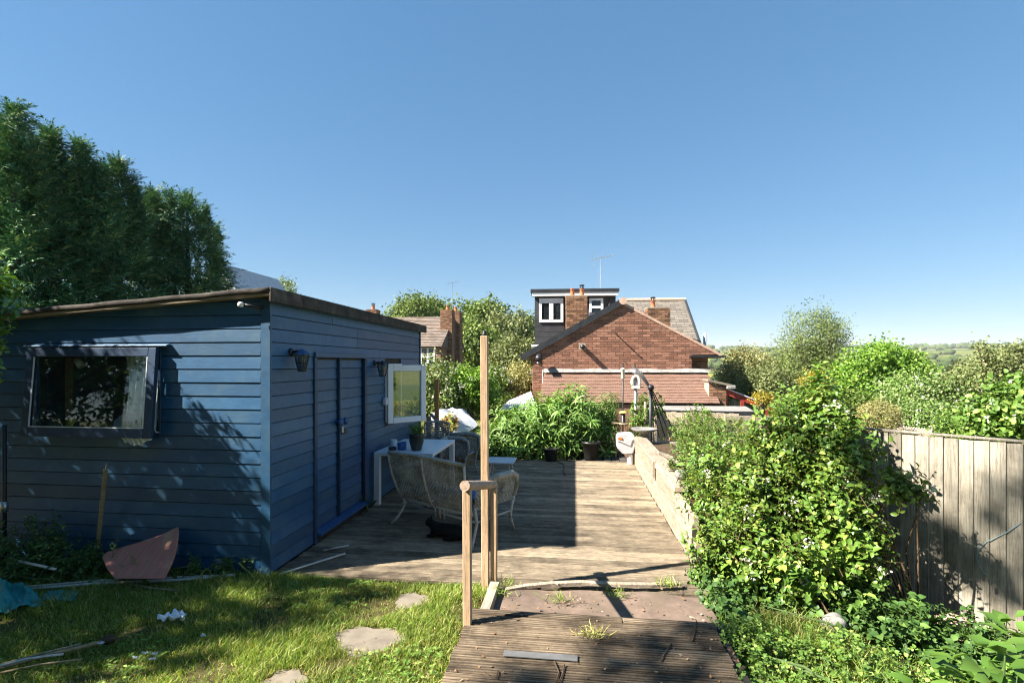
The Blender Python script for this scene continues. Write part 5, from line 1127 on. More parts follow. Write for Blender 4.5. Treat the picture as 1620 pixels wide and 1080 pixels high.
# ------------------------------------------------------------------ conifer row behind the shed
CG = 'leylandii conifers in a row behind the shed'
for i, (u, v, d, Rm, n, lab) in enumerate((
    (-40, 150, 9.5, 2.2, 2600, 'dark conifer cut off by the left edge of the picture, tallest of its row'),
    (22, 168, 9.2, 1.5, 1900, 'conifer with a feathery leaning top beside the left edge'),
    (80, 206, 10.0, 1.8, 2300, 'second full conifer from the left, sunlit on its upper left'),
    (128, 222, 10.4, 1.7, 2200, 'middle conifer with a twin spiky top'),
    (186, 252, 11.0, 1.8, 2300, 'conifer with a pointed tip just right of the middle of its row'),
    (243, 300, 12.0, 1.8, 2200, 'shorter conifer with two thin leaders'),
    (296, 306, 12.4, 2.0, 2500, 'rounded conifer at the right end of its row above the shed roof'))):
    t_ = at(u, v, d); conifer('conifer_tree', lab, (t_.x, t_.y, 0), t_.z, Rm, n, 50+i, MT['L_conifer'], CG, power=.78)
# ------------------------------------------------------------------ laurel at the left, mostly outside the picture: it shades the shed front and lawn
rng = np.random.default_rng(77)
lt = thing('laurel_tree', 'glossy laurel whose leaves reach in at the left edge before the shed', 'tree', (-7.2, 2.4, 0))
LB = [(-7.0, 2.3, 2.2, 1.0, 1.15, 1.8), (-7.1, 2.7, 3.6, .85, .9, 1.2), (-6.9, 1.75, 3.85, .75, .65, 1.35), (-6.5, 3.0, 1.6, .8, .75, 1.4), (-7.4, 3.5, 3.0, .8, .7, 1.5), (-6.9, 1.25, 3.5, .65, .42, 1.4)]
lv, st, _ = twigs(LB, 2150, 8, .3, .13, .026, rng, 'o', .25, .5, rt=.004); 
ed_ = [tuple(at(u, v, d))+(r, r*.8, r*1.1) for u, v, d, r in ((-22, 400, 4.0, .13), (-5, 470, 4.1, .13), (-12, 540, 4.0, .12), (-28, 600, 4.0, .1), (-40, 470, 4.0, .25))]
l2, s2, _ = twigs(ed_, 95, 8, .16, .085, .019, rng, 'o', .3, .4, rt=.0025)
np_mesh('foliage', *join([lv, l2]), MT['L_laurel'], lt); np_mesh('twigs', *join([st, s2]), MT['stem'], lt)
limbs((-7.2, 2.4, 0), 1.4, [b[:3] for b in LB]+[b[:3] for b in LB]+[b[:3] for b in ed_], .09, rng, .06).build('trunk', MT['bark'], lt, True)
# tall tree behind the photographer: its open crown dapples the platform and the fence
at_ = tree('ash_tree', 'tall open-crowned tree standing behind the viewpoint', 'tree', (-10.2, -2.2, 0), [(-9.7, -1.6, 10.0, .65, .6, .55)], 13, 24, .085, .14, .05, MT['L_wood'], 81, H=8.5, r0=.1, shell=.15)
np_mesh('upper_crown', *crown([(-9.6, -1.2, 12.9, .7, .6, .75), (-9.9, -1.7, 13.4, .7, .6, .75)], 13, 34, .085, .13, .05, np.random.default_rng(82), 'q', .1), MT['L_wood'], at_)
BG = 'unseen trees added behind the viewpoint to block sky light'  # unseen trees added to cut sky light and darken the front-facing walls
for k, (x, y, lab) in enumerate(((-3.0, -3.0, 'dense tall tree added right behind the viewpoint to block sky light'), (-5.3, -2.4, 'dense tall tree added behind the viewpoint to the left to block sky light'), (-7.5, -2.2, 'dense tall tree added far to the left behind the viewpoint to block sky light'), (-.6, -3.8, 'dense tall tree added straight behind the viewpoint to block sky light'), (1.9, -4.2, 'dense tall tree added behind the viewpoint to the right to block sky light'))):
    tree('sky_block_tree', lab, 'tree', (x, y, 0), [(x, y, 1.5, 1.3, 1.0, 1.5), (x+.3, y-.2, 3.4, 1.3, 1.0, 1.5), (x-.3, y, 5.2, 1.2, .9, 1.4), (x, y-.1, 6.8, 1.0, .9, 1.2)], 700, 12, .2, .22, .08, MT['L_wood'], 180+k, H=1.2, r0=.1, shell=.5, group=BG)

# ------------------------------------------------------------------ leafy bush at the end of the deck
bb_ = [(u, v, d, rx, ry, rz) for u, v, d, rx, ry, rz in ((815, 690, 10.1, .55, .5, .5), (860, 672, 10.3, .7, .55, .62), (905, 668, 10.3, .62, .55, .62), (945, 690, 10.4, .45, .45, .5), (785, 706, 10.0, .3, .35, .35), (835, 705, 10.0, .6, .35, .35), (900, 705, 10.1, .6, .35, .33))]
B_ = [tuple(at(u, v, d))+(rx, ry, rz) for u, v, d, rx, ry, rz in bb_]
c0 = at(870, 720, 10.2)
shrub('leafy_bush', 'big bright green lance-leaved bush standing at the far end of the deck', 'bush', (c0.x, c0.y, -.15), B_, 760, 15, .36, .19, .02, MT['L_lance'], 90, 'l', .3, .75, bend=.55, stem='stem', rt=.004, zmin=-.1, nstem=22)
B_ = [tuple(at(u, v, d))+(rx, ry, rz) for u, v, d, rx, ry, rz in ((930, 655, 10.9, .25, .25, .45), (960, 660, 10.9, .3, .25, .5), (945, 690, 10.8, .4, .3, .4))]
c0 = at(948, 715, 10.9); shrub('lily_clump', 'pale drooping-leaved clump at the right of the lance-leaved bush', 'plant', (c0.x, c0.y, -.3), B_, 70, 22, .5, .22, .012, MT['L_white'], 91, 'l', .1, 1.4, bend=.8, stem='stem', rt=.006, nstem=10)
B_ = [tuple(at(u, v, d))+(r, r, r*1.2) for u, v, d, r in ((1018, 655, 10.6, .3), (1030, 645, 10.8, .28), (1008, 672, 10.5, .25))]
c0 = at(1018, 690, 10.6); shrub('small_bush', 'small rounded bush with reddish shoots behind the bird bath', 'bush', (c0.x, c0.y, 0), B_, 420, 8, .14, .045, .014, MT['L_rose'], 92, 'o', .3)
# ------------------------------------------------------------------ roses and flowering shrub along the fence at right
rose = [(1.45, 5.05, .30, .32, .42, .36), (1.5, 5.7, .52, .38, .45, .38), (1.62, 6.4, .62, .42, .5, .38), (1.8, 7.3, .7, .45, .5, .42), (1.95, 8.3, .72, .42, .5, .42), (2.0, 5.6, .75, .4, .4, .4), (1.4, 4.6, .14, .3, .34, .26), (2.0, 6.6, .8, .4, .4, .35)]
shrub('rose_bush', 'small-leaved rose bush spilling over the near part of the planter wall', 'bush', (1.65, 5.9, .3), rose, 3100, 9, .17, .036, .011, MT['L_rose'], 93, 'o', .3, .55, flowers=(10, 10, .03, .014, MT['flower_pink']), nstem=18, zmin=-.1)
big = [tuple(at(u, v, d))+(rx, ry, rz) for u, v, d, rx, ry, rz in (
    (1230, 830, 4.3, .5, .4, .48), (1315, 800, 4.1, .34, .3, .42), (1180, 780, 4.7, .45, .45, .42), (1262, 720, 4.45, .42, .36, .4), (1180, 880, 4.2, .42, .36, .36), (1350, 860, 3.95, .24, .22, .34), (1300, 670, 4.4, .18, .2, .36), (1265, 665, 4.6, .16, .2, .28), (1335, 710, 4.2, .18, .2, .3), (1290, 900, 3.95, .5, .3, .28))]
hi = [tuple(at(u, v, d))+(rx, ry, rz) for u, v, d, rx, ry, rz in ((1415, 772, 3.85, .15, .13, .1), (1438, 775, 3.82, .09, .09, .07))]
shrub('flowering_shrub', 'large glossy green shrub with clusters of small white flowers before the fence', 'shrub', (2.5, 4.2, -.2), big+hi, 3000, 9, .24, .06, .0165, MT['L_shrub'], 94, 'o', .2, .6, lump=.3, flowers=(85, 20, .034, .0105), nstem=20, zmin=-.25, r0=.009, rt=.0035)
rng = np.random.default_rng(194); fs_ = bpy.data.objects['flowering_shrub']
lv, st, (tip, T_) = twigs([b[:3]+tuple(x*1.12 for x in b[3:]) for b in big], 95, 13, .42, .062, .017, rng, 'o', .9, 1.3, lump=.2, rt=.004)
np_mesh('long_shoots', *lv, MT['L_weed'], fs_); tag(np_mesh('shoot_stems', *st, MT['stem'], fs_), kind='stuff')
tl3 = [tuple(at(u, v, d))+(rx, ry, rz) for u, v, d, rx, ry, rz in ((1292, 640, 5.3, .16, .16, .34), (1262, 660, 5.3, .14, .14, .22), (1320, 665, 5.2, .13, .13, .2))]
shrub('tall_shoot_plant', 'upright leafy shoots standing above the flowering shrub', 'plant', (2.95, 5.25, 0), tl3, 150, 10, .28, .085, .02, MT['L_weed'], 95, 'o', .1, 1.6, stem='stem', rt=.004, nstem=8)
gs = [(2.2, 3.9, -.05, .4, .35, .22), (1.9, 4.2, .0, .4, .3, .25), (2.75, 3.75, -.12, .45, .3, .22), (1.45, 4.15, -.02, .25, .25, .2), (1.18, 4.4, .04, .2, .28, .2), (1.15, 3.95, .03, .18, .25, .16)]
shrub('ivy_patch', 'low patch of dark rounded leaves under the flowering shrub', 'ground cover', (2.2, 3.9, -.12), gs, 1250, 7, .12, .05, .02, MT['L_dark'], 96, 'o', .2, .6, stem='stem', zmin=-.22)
sp = on(1268, 920, .2); sp = at(1268, 915, 3.85)
shrub('young_sapling', 'small sapling with pale oval leaves in front of the flowering shrub', 'plant', (sp.x, sp.y, -.12), [(sp.x, sp.y, sp.z-.02, .1, .08, .1)], 12, 8, .2, .10, .024, MT['L_dock'], 97, 'o', .1, .8, stem='twig', whorl=True, nstem=4)
# weeds beside the platform
wd = [(1.05, 3.3, .06, .2, .3, .15), (.98, 2.7, .08, .16, .3, .13), (1.25, 3.4, .0, .25, .35, .14), (1.7, 3.3, -.02, .4, .35, .16), (2.2, 3.1, -.08, .4, .35, .16), (1.3, 2.8, .02, .28, .3, .1), (1.75, 2.7, .0, .35, .3, .13), (2.3, 2.6, -.05, .4, .3, .14)]
shrub('weed_patch', 'mixed low weeds and clover growing right of the platform', 'weeds', (1.7, 3.0, -.05), wd, 2000, 7, .09, .03, .012, MT['L_weed'], 98, 'o', .2, .9, stem='stem', rt=.0015, zmin=-.2)
B_ = [(2.75, 3.15, -.05, .34, .3, .2), (2.55, 2.9, -.1, .3, .25, .18), (3.0, 3.35, -.1, .25, .22, .16)]
shrub('creeping_weed', 'lobed-leaved weed mound at the foot of the fence', 'weeds', (2.75, 3.1, -.12), B_, 520, 8, .12, .05, .02, MT['L_weed'], 99, 'o', .25, .8, stem='stem', zmin=-.2)
# broad-leaved plant at the lower right corner
rng = np.random.default_rng(100); P_, D_, N_, L_, W_ = [], [], [], [], []
for k, (u, v, d) in enumerate([(1500, 1060, 2.75), (1560, 1045, 2.7), (1600, 1030, 2.75), (1530, 1075, 2.6), (1590, 1075, 2.55), (1480, 1085, 2.6), (1615, 1055, 2.5), (1560, 1095, 2.5), (1630, 1000, 2.8), (1610, 1015, 2.9)]):
    c = at(u, v, d)
    for j in range(9):
        a = rng.uniform(0, 6.28); dv = np.array([math.cos(a), math.sin(a), rng.uniform(.15, .9)]); P_.append(np.array(c)+rng.normal(size=3)*.05); D_.append(dv); N_.append(np.array([-.5*dv[0], -.5*dv[1], 1])+rng.normal(size=3)*.4); L_.append(rng.uniform(.08, .17)); W_.append(rng.uniform(.026, .045))
c = at(1560, 1070, 2.65); dk = thing('broad_leaved_plant', 'broad bright-leaved plant in the lower right corner below the fence', 'plant', (c.x, c.y, -.2))
np_mesh('foliage', *leaves(np.array(P_), np.array(D_), np.array(N_), np.array(L_), np.array(W_), 'o', .35, .2), MT['L_dock'], dk)
m = MB()
for k in range(10): q = Vector(P_[k*9]); m.tube([(q.x*.7+c.x*.3, q.y*.7+c.y*.3, -.25), q], [.008, .004], 5)
m.build('stems', MT['stem'], dk)
# weeds and fern along the shed front
B_ = [(-5.0, 3.75, .1, .5, .25, .3), (-4.4, 3.85, .08, .35, .2, .2), (-5.3, 3.5, .1, .4, .3, .3), (-4.05, 3.9, .06, .2, .14, .2), (-4.7, 3.9, .2, .3, .15, .3)]
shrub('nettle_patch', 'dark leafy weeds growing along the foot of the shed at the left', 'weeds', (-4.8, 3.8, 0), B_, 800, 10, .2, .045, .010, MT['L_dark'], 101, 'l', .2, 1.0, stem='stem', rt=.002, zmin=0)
for u, v, lab, n_ in ((398, 905, 'tuft of weeds at the near corner of the shed', 60), (305, 915, 'low weeds under the pink board beside the shed', 26), (352, 912, 'sparse weeds against the shed wall left of its corner', 34), (572, 808, 'small weeds sprouting at the shed foot beside the door sill', 24)):
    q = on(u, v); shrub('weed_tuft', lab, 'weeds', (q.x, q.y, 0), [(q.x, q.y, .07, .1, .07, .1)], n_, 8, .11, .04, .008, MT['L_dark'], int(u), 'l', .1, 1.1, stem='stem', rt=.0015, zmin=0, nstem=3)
q = on(218, 922); fn = thing('fern', 'young green fern in front of the pink board', 'fern', (q.x, q.y, 0)); parts = []; rng = np.random.default_rng(5)
for k in range(7):
    a = -1.2+2.4*k/6; L = .26 if k != 3 else .3; ax = np.array([math.sin(a), -.25+rng.normal()*.15, math.cos(a)*.9]); ax /= np.linalg.norm(ax)
    for j in range(22):
        f = .1+.9*j/21; b = np.array(q)+ax*L*f-np.array([0, 0, .07*f*f*abs(math.sin(a))]); ll = .055*(1-f*.85)*min(1, f*4)
        for sd in (-1, 1):
            D = np.cross(ax, [0, 1, 0])*sd+ax*.35; parts.append(leaves(b[None], D[None], np.array([[0, -1, .3]]), np.array([ll]), np.array([ll*.18]), 'q', .1))
np_mesh('fronds', *join(parts), MT['L_fern'], fn)
# red-tipped young shrub on the raised lawn
q = at(711, 672, 10.1); shrub('red_tipped_shrub', 'small shrub with red and yellow young leaves in front of the parasol', 'shrub', (q.x, q.y, .42), [(q.x, q.y, .62, .2, .18, .2)], 170, 8, .12, .05, .015, MT['L_red'], 103, 'o', .2, .9)
# ------------------------------------------------------------------ bushes behind the raised lawn
def T(name, label, u, v, d, blobs, n, per, rc, L, W, mat, seed, z0=None, **k):
    bl = [tuple(at(a, b, d+dd))+(rx, ry, rz) for a, b, dd, rx, ry, rz in blobs]; c = at(u, v, d); zb = gz(c.x, c.y) if z0 is None else z0
    return tree(name, label, k.pop('cat', 'tree'), (c.x, c.y, zb), bl, n, per, rc, L, W, mat, seed, **k)
T('blossom_bush', 'creamy blossoming bush just right of the shed\'s open window', 690, 640, 12.5, [(690, 610, 0, .85, .7, .7), (672, 640, 0, .6, .6, .75), (715, 635, .2, .6, .6, .7), (690, 665, 0, .8, .6, .5)], 900, 16, .07, .075, .024, MT['L_blossom'], 110, cat='bush', shell=.4, z0=.3, flowers=(260, 7, .05, .018))
T('green_bush', 'fresh green bare-stemmed bush beside the creamy blossoming one', 745, 650, 12.5, [(745, 605, 0, .55, .5, .4), (760, 625, .2, .5, .5, .35), (732, 622, .2, .4, .4, .35)], 480, 14, .08, .075, .024, MT['L_maple'], 111, cat='bush', shell=.35, z0=.2, flowers=(8, 6, .06, .02))
T('dark_bush', 'dark shaded thicket under the far bushes behind the parasol', 735, 660, 14.0, [(720, 655, 0, 1.0, .6, .6), (770, 660, 0, .9, .6, .6), (660, 660, 0, .8, .6, .7), (800, 655, .4, .5, .5, .5)], 700, 14, .1, .08, .025, MT['L_wood'], 112, cat='bush', shell=.3, z0=-.6)
T('bronze_bush', 'bronze and olive bush left of the brick house', 810, 620, 16.0, [(805, 615, 0, .8, .7, .6), (825, 605, .3, .6, .6, .6), (782, 625, 0, .6, .6, .6)], 700, 14, .09, .08, .026, MT['L_tan'], 113, cat='bush', shell=.35)
T('lilac_bush', 'bush with pale blossom behind the tall pine post', 785, 620, 15.0, [(780, 608, 0, .5, .5, .5), (770, 620, 0, .4, .4, .4)], 400, 14, .09, .08, .025, MT['L_wood'], 114, cat='bush', shell=.35, flowers=(60, 9, .07, .025))
T('olive_tree_far', 'grey-green tree between the pine post and the brick house', 820, 600, 20.0, [(820, 562, 0, 1.0, .9, .8), (800, 575, 0, .8, .8, .9), (835, 580, 0, .8, .8, .9), (810, 600, 0, 1.2, .9, .8)], 1000, 16, .13, .09, .03, MT['L_wood2'], 115, shell=.4)
WG = 'round woodland trees behind the cottage'
for i, (u, v, d, r, lab, mt) in enumerate(((652, 500, 60, 3.0, 'round tree above the cottage roof at its left', 'L_wood'), (690, 505, 66, 2.4, 'tree showing between the cottage chimney and the round tree', 'L_wood'), (757, 510, 52, 3.2, 'tallest woodland tree right of the cottage chimneys', 'L_wood'), (800, 525, 48, 3.0, 'broad drooping woodland tree behind the pine post', 'L_wood2'), (832, 535, 58, 3.0, 'woodland tree partly hidden by the dark dormer', 'L_wood'), (770, 560, 44, 3.0, 'lower woodland tree with light foliage right of the cottage', 'L_wood'), (735, 545, 58, 3.2, 'woodland tree directly behind the cottage gable', 'L_wood'))):
    s_ = d/50.0
    rg = np.random.default_rng(120+i); bl = [(u+rg.normal()*14*50/d, v+rg.normal()*9*50/d, rg.normal()*1.0, r*.62*s_, r*.62*s_, r*.55*s_) for _ in range(6)]+[(u, v+30, 0, r*.95, r*.9, r*1.1)]
    T('woodland_tree', lab, u, v+60, d, bl, 900, 14, .3, .3, .1, MT[mt], 130+i, shell=.5, r0=.3, group=WG, lump=.25)
T('small_tree_top', 'tree top just showing above the near corner of the shed roof', 450, 470, 34, [(448, 462, 0, 1.0, .8, .9), (440, 480, 0, 1.2, 1, 1)], 420, 12, .14, .12, .04, MT['L_birch'], 116, shell=.4)
# ------------------------------------------------------------------ gardens and trees at right
T('birch_tree', 'tall wispy birch right of the brick house', 1282, 600, 24.0, [(1288, 530, 0, 1.25, 1.1, 1.3), (1262, 560, 0, 1.3, 1.1, 1.2), (1312, 555, 0, 1.0, 1.0, 1.3), (1275, 600, 0, 1.7, 1.2, 1.2), (1240, 590, 0, 1.0, .9, 1.0), (1325, 525, 0, .4, .5, .7), (1300, 505, 0, .5, .5, .5)], 1500, 16, .16, .085, .026, MT['L_birch'], 140, shell=.25, lump=.3)
T('maple_tree', 'bright fresh green tree right of the wispy birch', 1395, 610, 18.0, [(1390, 580, 0, 1.1, 1.0, .8), (1360, 600, 0, 1.0, .9, .8), (1430, 595, 0, .9, .9, .7), (1400, 560, 0, .6, .6, .42), (1440, 570, .3, .4, .5, .35), (1395, 630, 0, 1.5, 1.0, .6), (1345, 630, -.4, .9, .8, .7)], 1300, 15, .13, .11, .04, MT['L_maple'], 141, shell=.4, lump=.28)
T('golden_shrub', 'golden yellow shrub in front of the birch', 1290, 605, 16.0, [(1290, 605, 0, .45, .4, .35), (1305, 615, 0, .3, .3, .25)], 260, 12, .07, .06, .02, MT['L_gold'], 142, cat='shrub', shell=.3)
T('yellow_flower_bush', 'yellow flowering bush below the red-framed glazed roof', 1207, 632, 11.5, [(1206, 630, 0, .2, .2, .14)], 70, 10, .05, .05, .018, MT['L_gold'], 143, cat='bush', shell=.2, z0=-.6)
t_ = at(1176, 548, 30); conifer('yew_tree', 'dark narrow conifer right behind the brick house', (t_.x, t_.y, -2.0), t_.z+2.0, 1.6, 900, 144, MT['L_conifer2'], power=.5, fl=.5)
T('olive_conifer', 'olive brown conifer beside the brick house corner', 1165, 600, 22.0, [(1170, 590, 0, .7, .7, 1.1), (1185, 600, 0, .7, .7, .9), (1150, 605, 0, .6, .6, .9), (1200, 585, 1, .7, .7, .9)], 900, 14, .12, .1, .025, MT['L_tan'], 145, shell=.45)
T('valley_tree', 'rounded olive tree low between house and birch', 1215, 605, 20.0, [(1215, 605, 0, .9, .8, .8), (1232, 620, 0, .8, .8, .7), (1200, 625, 0, .8, .8, .6)], 800, 14, .12, .09, .03, MT['L_wood2'], 146, shell=.4)
T('hawthorn_tree', 'spreading hawthorn with open twiggy top at the right edge', 1560, 620, 13.0, [(1565, 600, 0, .75, .7, .6), (1600, 590, .2, .7, .7, .7), (1530, 610, 0, .6, .6, .55), (1575, 570, 0, .35, .4, .35), (1590, 635, 0, 1.0, .7, .6), (1555, 552, 0, .2, .2, .14), (1618, 555, 0, .2, .2, .2), (1525, 640, 0, .7, .6, .5)], 1150, 14, .1, .075, .024, MT['L_wood2'], 147, shell=.3, lump=.3)
T('blossom_tree', 'loose bush with white blossom in the garden beyond the fence', 1490, 640, 13.0, [(1480, 625, 0, .9, .7, .55), (1450, 640, 0, .7, .6, .5), (1510, 650, 0, .8, .6, .5), (1430, 620, .5, .6, .6, .5)], 900, 14, .1, .07, .022, MT['L_white'], 148, cat='bush', shell=.35, flowers=(45, 7, .06, .02))
T('dome_shrub', 'clipped pale tan dome shrub above the right-hand fence', 1390, 655, 9.5, [(1390, 660, 0, .36, .36, .3)], 650, 12, .03, .03, .01, MT['L_tan'], 149, cat='shrub', shell=.6, lump=.04, z0=-.4, H=.4)
T('lilac_tree', 'white flowered bush behind the picket fence', 1470, 665, 10.5, [(1465, 660, 0, .5, .4, .35), (1500, 665, 0, .45, .4, .3), (1440, 668, 0, .4, .4, .3)], 650, 12, .07, .055, .02, MT['L_white'], 150, cat='bush', shell=.3, flowers=(50, 8, .05, .016), z0=-.6)
T('elder_bush', 'leafy bush with cream flowers at the right edge above the fence', 1600, 660, 7.0, [(1600, 650, 0, .4, .4, .26), (1625, 630, 0, .4, .4, .3), (1575, 670, 0, .3, .3, .22)], 420, 12, .06, .085, .03, MT['L_weed'], 151, cat='bush', shape='o', shell=.3, flowers=(40, 10, .05, .014), z0=-.5)
T('hedge_bush', 'light green hedge bush in the gap behind the picket fence', 1545, 668, 9.0, [(1540, 672, 0, .5, .4, .3), (1510, 680, 0, .4, .3, .24), (1565, 678, 0, .4, .3, .25)], 480, 12, .06, .05, .018, MT['L_weed'], 152, cat='bush', shell=.3, z0=-.6)
T('garden_bush', 'green bush between the birch foot and the flowering shrub', 1340, 645, 12.0, [(1340, 650, 0, .7, .6, .5), (1300, 650, 0, .6, .6, .5), (1260, 655, 0, .6, .6, .45)], 650, 13, .09, .07, .024, MT['L_wood'], 153, cat='bush', shell=.35, z0=-.8)
# hedges and woods on the far land
rng = np.random.default_rng(160); V_, F_ = [], []; off = 0
ico = bmesh.new(); bmesh.ops.create_icosphere(ico, subdivisions=2, radius=1.0); iv = np.array([v.co[:] for v in ico.verts]); ifc = np.array([[v.index for v in f.verts] for f in ico.faces]); ico.free()
rows = [(a, b, r0_, r1_, n_, h_) for a, b, r0_, r1_, n_, h_ in ((-70, 75, 150, 165, 110, 5), (-70, 75, 255, 275, 150, 6), (-72, 75, 425, 450, 190, 7), (-72, 75, 560, 700, 520, 8), (-72, 75, 880, 930, 260, 10), (-72, 75, 1250, 1330, 300, 11), (-75, 78, 1560, 1720, 700, 13), (-70, 75, 40, 120, 60, 4))]
for a0_, a1_, r0_, r1_, n_, h_ in rows:
    a = np.radians(rng.uniform(a0_, a1_, n_)); r = rng.uniform(r0_, r1_, n_); x = r*np.sin(a); y = r*np.cos(a); hh = h_*rng.uniform(.5, 1.1, n_); z = hgt(x, y)
    for i in range(n_):
        v = iv*(1+.28*np.sin(5*iv[:, [1, 2, 0]]+rng.uniform(0, 6, 3))*np.sin(7*iv[:, [2, 0, 1]]+rng.uniform(0, 6, 3)))+rng.normal(size=iv.shape)*.07
        V_.append(v*np.array([hh[i]*.7, hh[i]*.7, hh[i]*.52])+np.array([x[i], y[i], z[i]+hh[i]*.4])); F_.append(ifc+off); off += len(iv)
fwd = np_mesh('far_woodland', np.concatenate(V_), [np.concatenate(F_)], MT['far_crown']); tag(fwd, 'far hedges and woods on the low hills at the horizon', 'woodland', kind='stuff')
# ------------------------------------------------------------------ grass
def grass(name, n, area, hmin, hmax, mat, seed, label, zf=None, wd=.0022, lean=.55, dens=None):
    rng = np.random.default_rng(seed); x0, y0, x1, y1 = area; x = rng.uniform(x0, x1, n); y = rng.uniform(y0, y1, n)
    k = np.ones(n, bool)
    if dens is not None: k = rng.uniform(size=n) < dens(x, y)
    x, y = x[k], y[k]; n = len(x); z = (hgt(x, y) if zf is None else np.full(n, zf))-.004
    P = np.stack([x, y, z], 1); cl = .5+.5*np.sin(3.1*x+1.3*np.sin(2.3*y))*np.sin(2.7*y+1.1*np.sin(3.7*x))
    a = rng.uniform(0, 6.28, n); D = unit(np.stack([np.cos(a)*lean*rng.uniform(.2, 1.4, n), np.sin(a)*lean*rng.uniform(.2, 1.4, n), np.ones(n)], 1))
    L = (hmin+(hmax-hmin)*rng.uniform(0, 1, n)**1.6)*(.6+.8*cl); N = unit(np.stack([np.cos(a), np.sin(a), .3*np.ones(n)], 1)+rng.normal(size=(n, 3))*.4)
    V, F = leaves(P, D, N, L, wd*rng.uniform(.6, 1.3, n), 'b', .55)
    return tag(np_mesh(name, V, F, mat), label, 'grass', kind='stuff')
STONES = [(on(582, 1016).x, on(582, 1016).y, .34, .25), (on(652, 950).x, on(652, 950).y, .2, .19), (on(452, 1084).x, on(452, 1084).y, .2, .16)]
def lawn_d(x, y):
    d = np.ones_like(x)
    for sx, sy, rx, ry in STONES: d *= nsm(.3, .5, ((x-sx)/rx)**2+((y-sy)/ry)**2)
    d *= nsm(4.28, 4.1, y+.05*np.sin(9*x))*np.where((x > -.68) & (x < .98) & (y > 1.3), 0, 1)
    bare = .5+.5*np.sin(4.3*x+2*np.sin(3.1*y))*np.sin(5.1*y+2.2*np.sin(2.9*x)); return d*(.12+.88*nsm(.12, .45, bare))
grass('lawn_grass', 150000, (-6.2, 1.9, -.62, 4.25), .025, .085, MT['grass'], 170, 'short green lawn grass between shed and platform', dens=lawn_d)
def dry_d(x, y): return lawn_d(x, y)*(.2+.8*nsm(-3.2, -1.6, x+.5*(3.4-y)))  # dry blades thicker over the sunlit part, putting its yellower tone into the colour
grass('dry_lawn_grass', 60000, (-6.2, 1.9, -.62, 4.25), .02, .05, MT['grass_dry'], 171, 'dry straw-coloured blades through the lawn, thickest over its sunlit part', dens=dry_d, wd=.0018, lean=1.2)
rng = np.random.default_rng(175); n_ = 2600; x_ = rng.uniform(-5, -.8, n_); y_ = rng.uniform(2.0, 4.1, n_); k_ = (np.sin(2.9*x_+1)*np.sin(3.3*y_+2) > .15) & (rng.uniform(size=n_) < lawn_d(x_, y_)); x_, y_ = x_[k_], y_[k_]; n_ = len(x_)
P_ = np.repeat(np.stack([x_, y_, hgt(x_, y_)+.028], 1), 3, 0); a_ = np.tile(np.arange(3)*2.094, n_)+np.repeat(rng.uniform(0, 6, n_), 3)
V_, F_ = leaves(P_, np.stack([np.cos(a_), np.sin(a_), .25+0*a_], 1), np.tile([0, 0, 1.0], (3*n_, 1))+rng.normal(size=(3*n_, 3))*.2, rng.uniform(.016, .034, 3*n_), .009, 'q', .15); tag(np_mesh('lawn_clover', V_, F_, MT['L_weed']), 'clover and small weeds scattered in the lawn', 'weeds', kind='stuff')
grass('verge_grass', 20000, (1.0, 2.0, 2.9, 3.9), .04, .17, MT['grass'], 172, 'longer grass and weeds right of the platform', wd=.0028, dens=lambda x, y: np.where(x < 1.02, 0, .6+.4*np.sin(5*x)*np.sin(4*y)))
grass('bank_grass', 14000, (-4.5, 8.75, -2.0, 13.5), .05, .13, MT['grass_dry'], 173, 'sunlit yellowish grass on the raised lawn', zf=.42, wd=.004)
grass('bank_green_grass', 9000, (-4.5, 8.75, -2.0, 13.5), .05, .13, MT['grass'], 174, 'green blades in the raised lawn', zf=.42, wd=.004)
for u, v, n_, lab in ((783, 940, 90, 'tuft of grass at the foot of the handrail posts'), (883, 950, 50, 'small grass tuft growing on the concrete slab'), (978, 942, 40, 'grass tuft at the shadow on the concrete slab'), (936, 1004, 60, 'pale dry grass tuft lying on the platform'), (1060, 925, 60, 'grass growing at the right end of the edging strip'), (800, 925, 60, 'thin upright grass beside the left end of the edging')):
    rng = np.random.default_rng(u); q = on(u, v, .05 if v < 990 else ZP); P = np.array(q)+np.stack([rng.normal(size=n_)*.05, rng.normal(size=n_)*.025, np.zeros(n_)], 1)
    D = unit(np.stack([rng.normal(size=n_)*.5, rng.normal(size=n_)*.4, np.full(n_, .8 if v < 990 else .25)], 1)); V, F = leaves(P, D, rdirs(n_, rng), rng.uniform(.05, .13, n_), .0024, 'b', .5)
    t = thing('grass_tuft', lab, 'grass', (q.x, q.y, q.z)); np_mesh('blades', V, F, MT['grass'] if u != 936 else MT['grass_dry'], t)
# ------------------------------------------------------------------ board fence at right
FA = R2*3.165+F2*4.56; FB = R2*3.85+F2*3.8; fd = (FB-FA).normalized(); fnrm = Vector((fd.y, -fd.x, 0))
if fnrm.dot(-FA) < 0: fnrm = -fnrm      # towards the garden
fc = thing('board_fence', 'tall weathered vertical board fence at the right, dappled with shade', 'fence', (FA.x, FA.y, -.3))
start = FA-fd*.28; W_ = .092; n = 36
for i in range(n):
    a = start+fd*(W_*i); b = a+fd*(W_+.01); ztop = 1.245+.004*math.sin(i*1.7)+random.uniform(-.006, .006); tk = .014
    m = MB(); q0, q1 = a+fnrm*.002, b+fnrm*.014
    m.prism([(q0.x, q0.y, -.42), (q1.x, q1.y, -.42), (q1.x, q1.y, ztop+random.uniform(-.004, .004)), (q0.x, q0.y, ztop)], fnrm*tk); m.build('board', MT['fence'], fc, bev=.002)
e_ = start+fd*(W_*n)
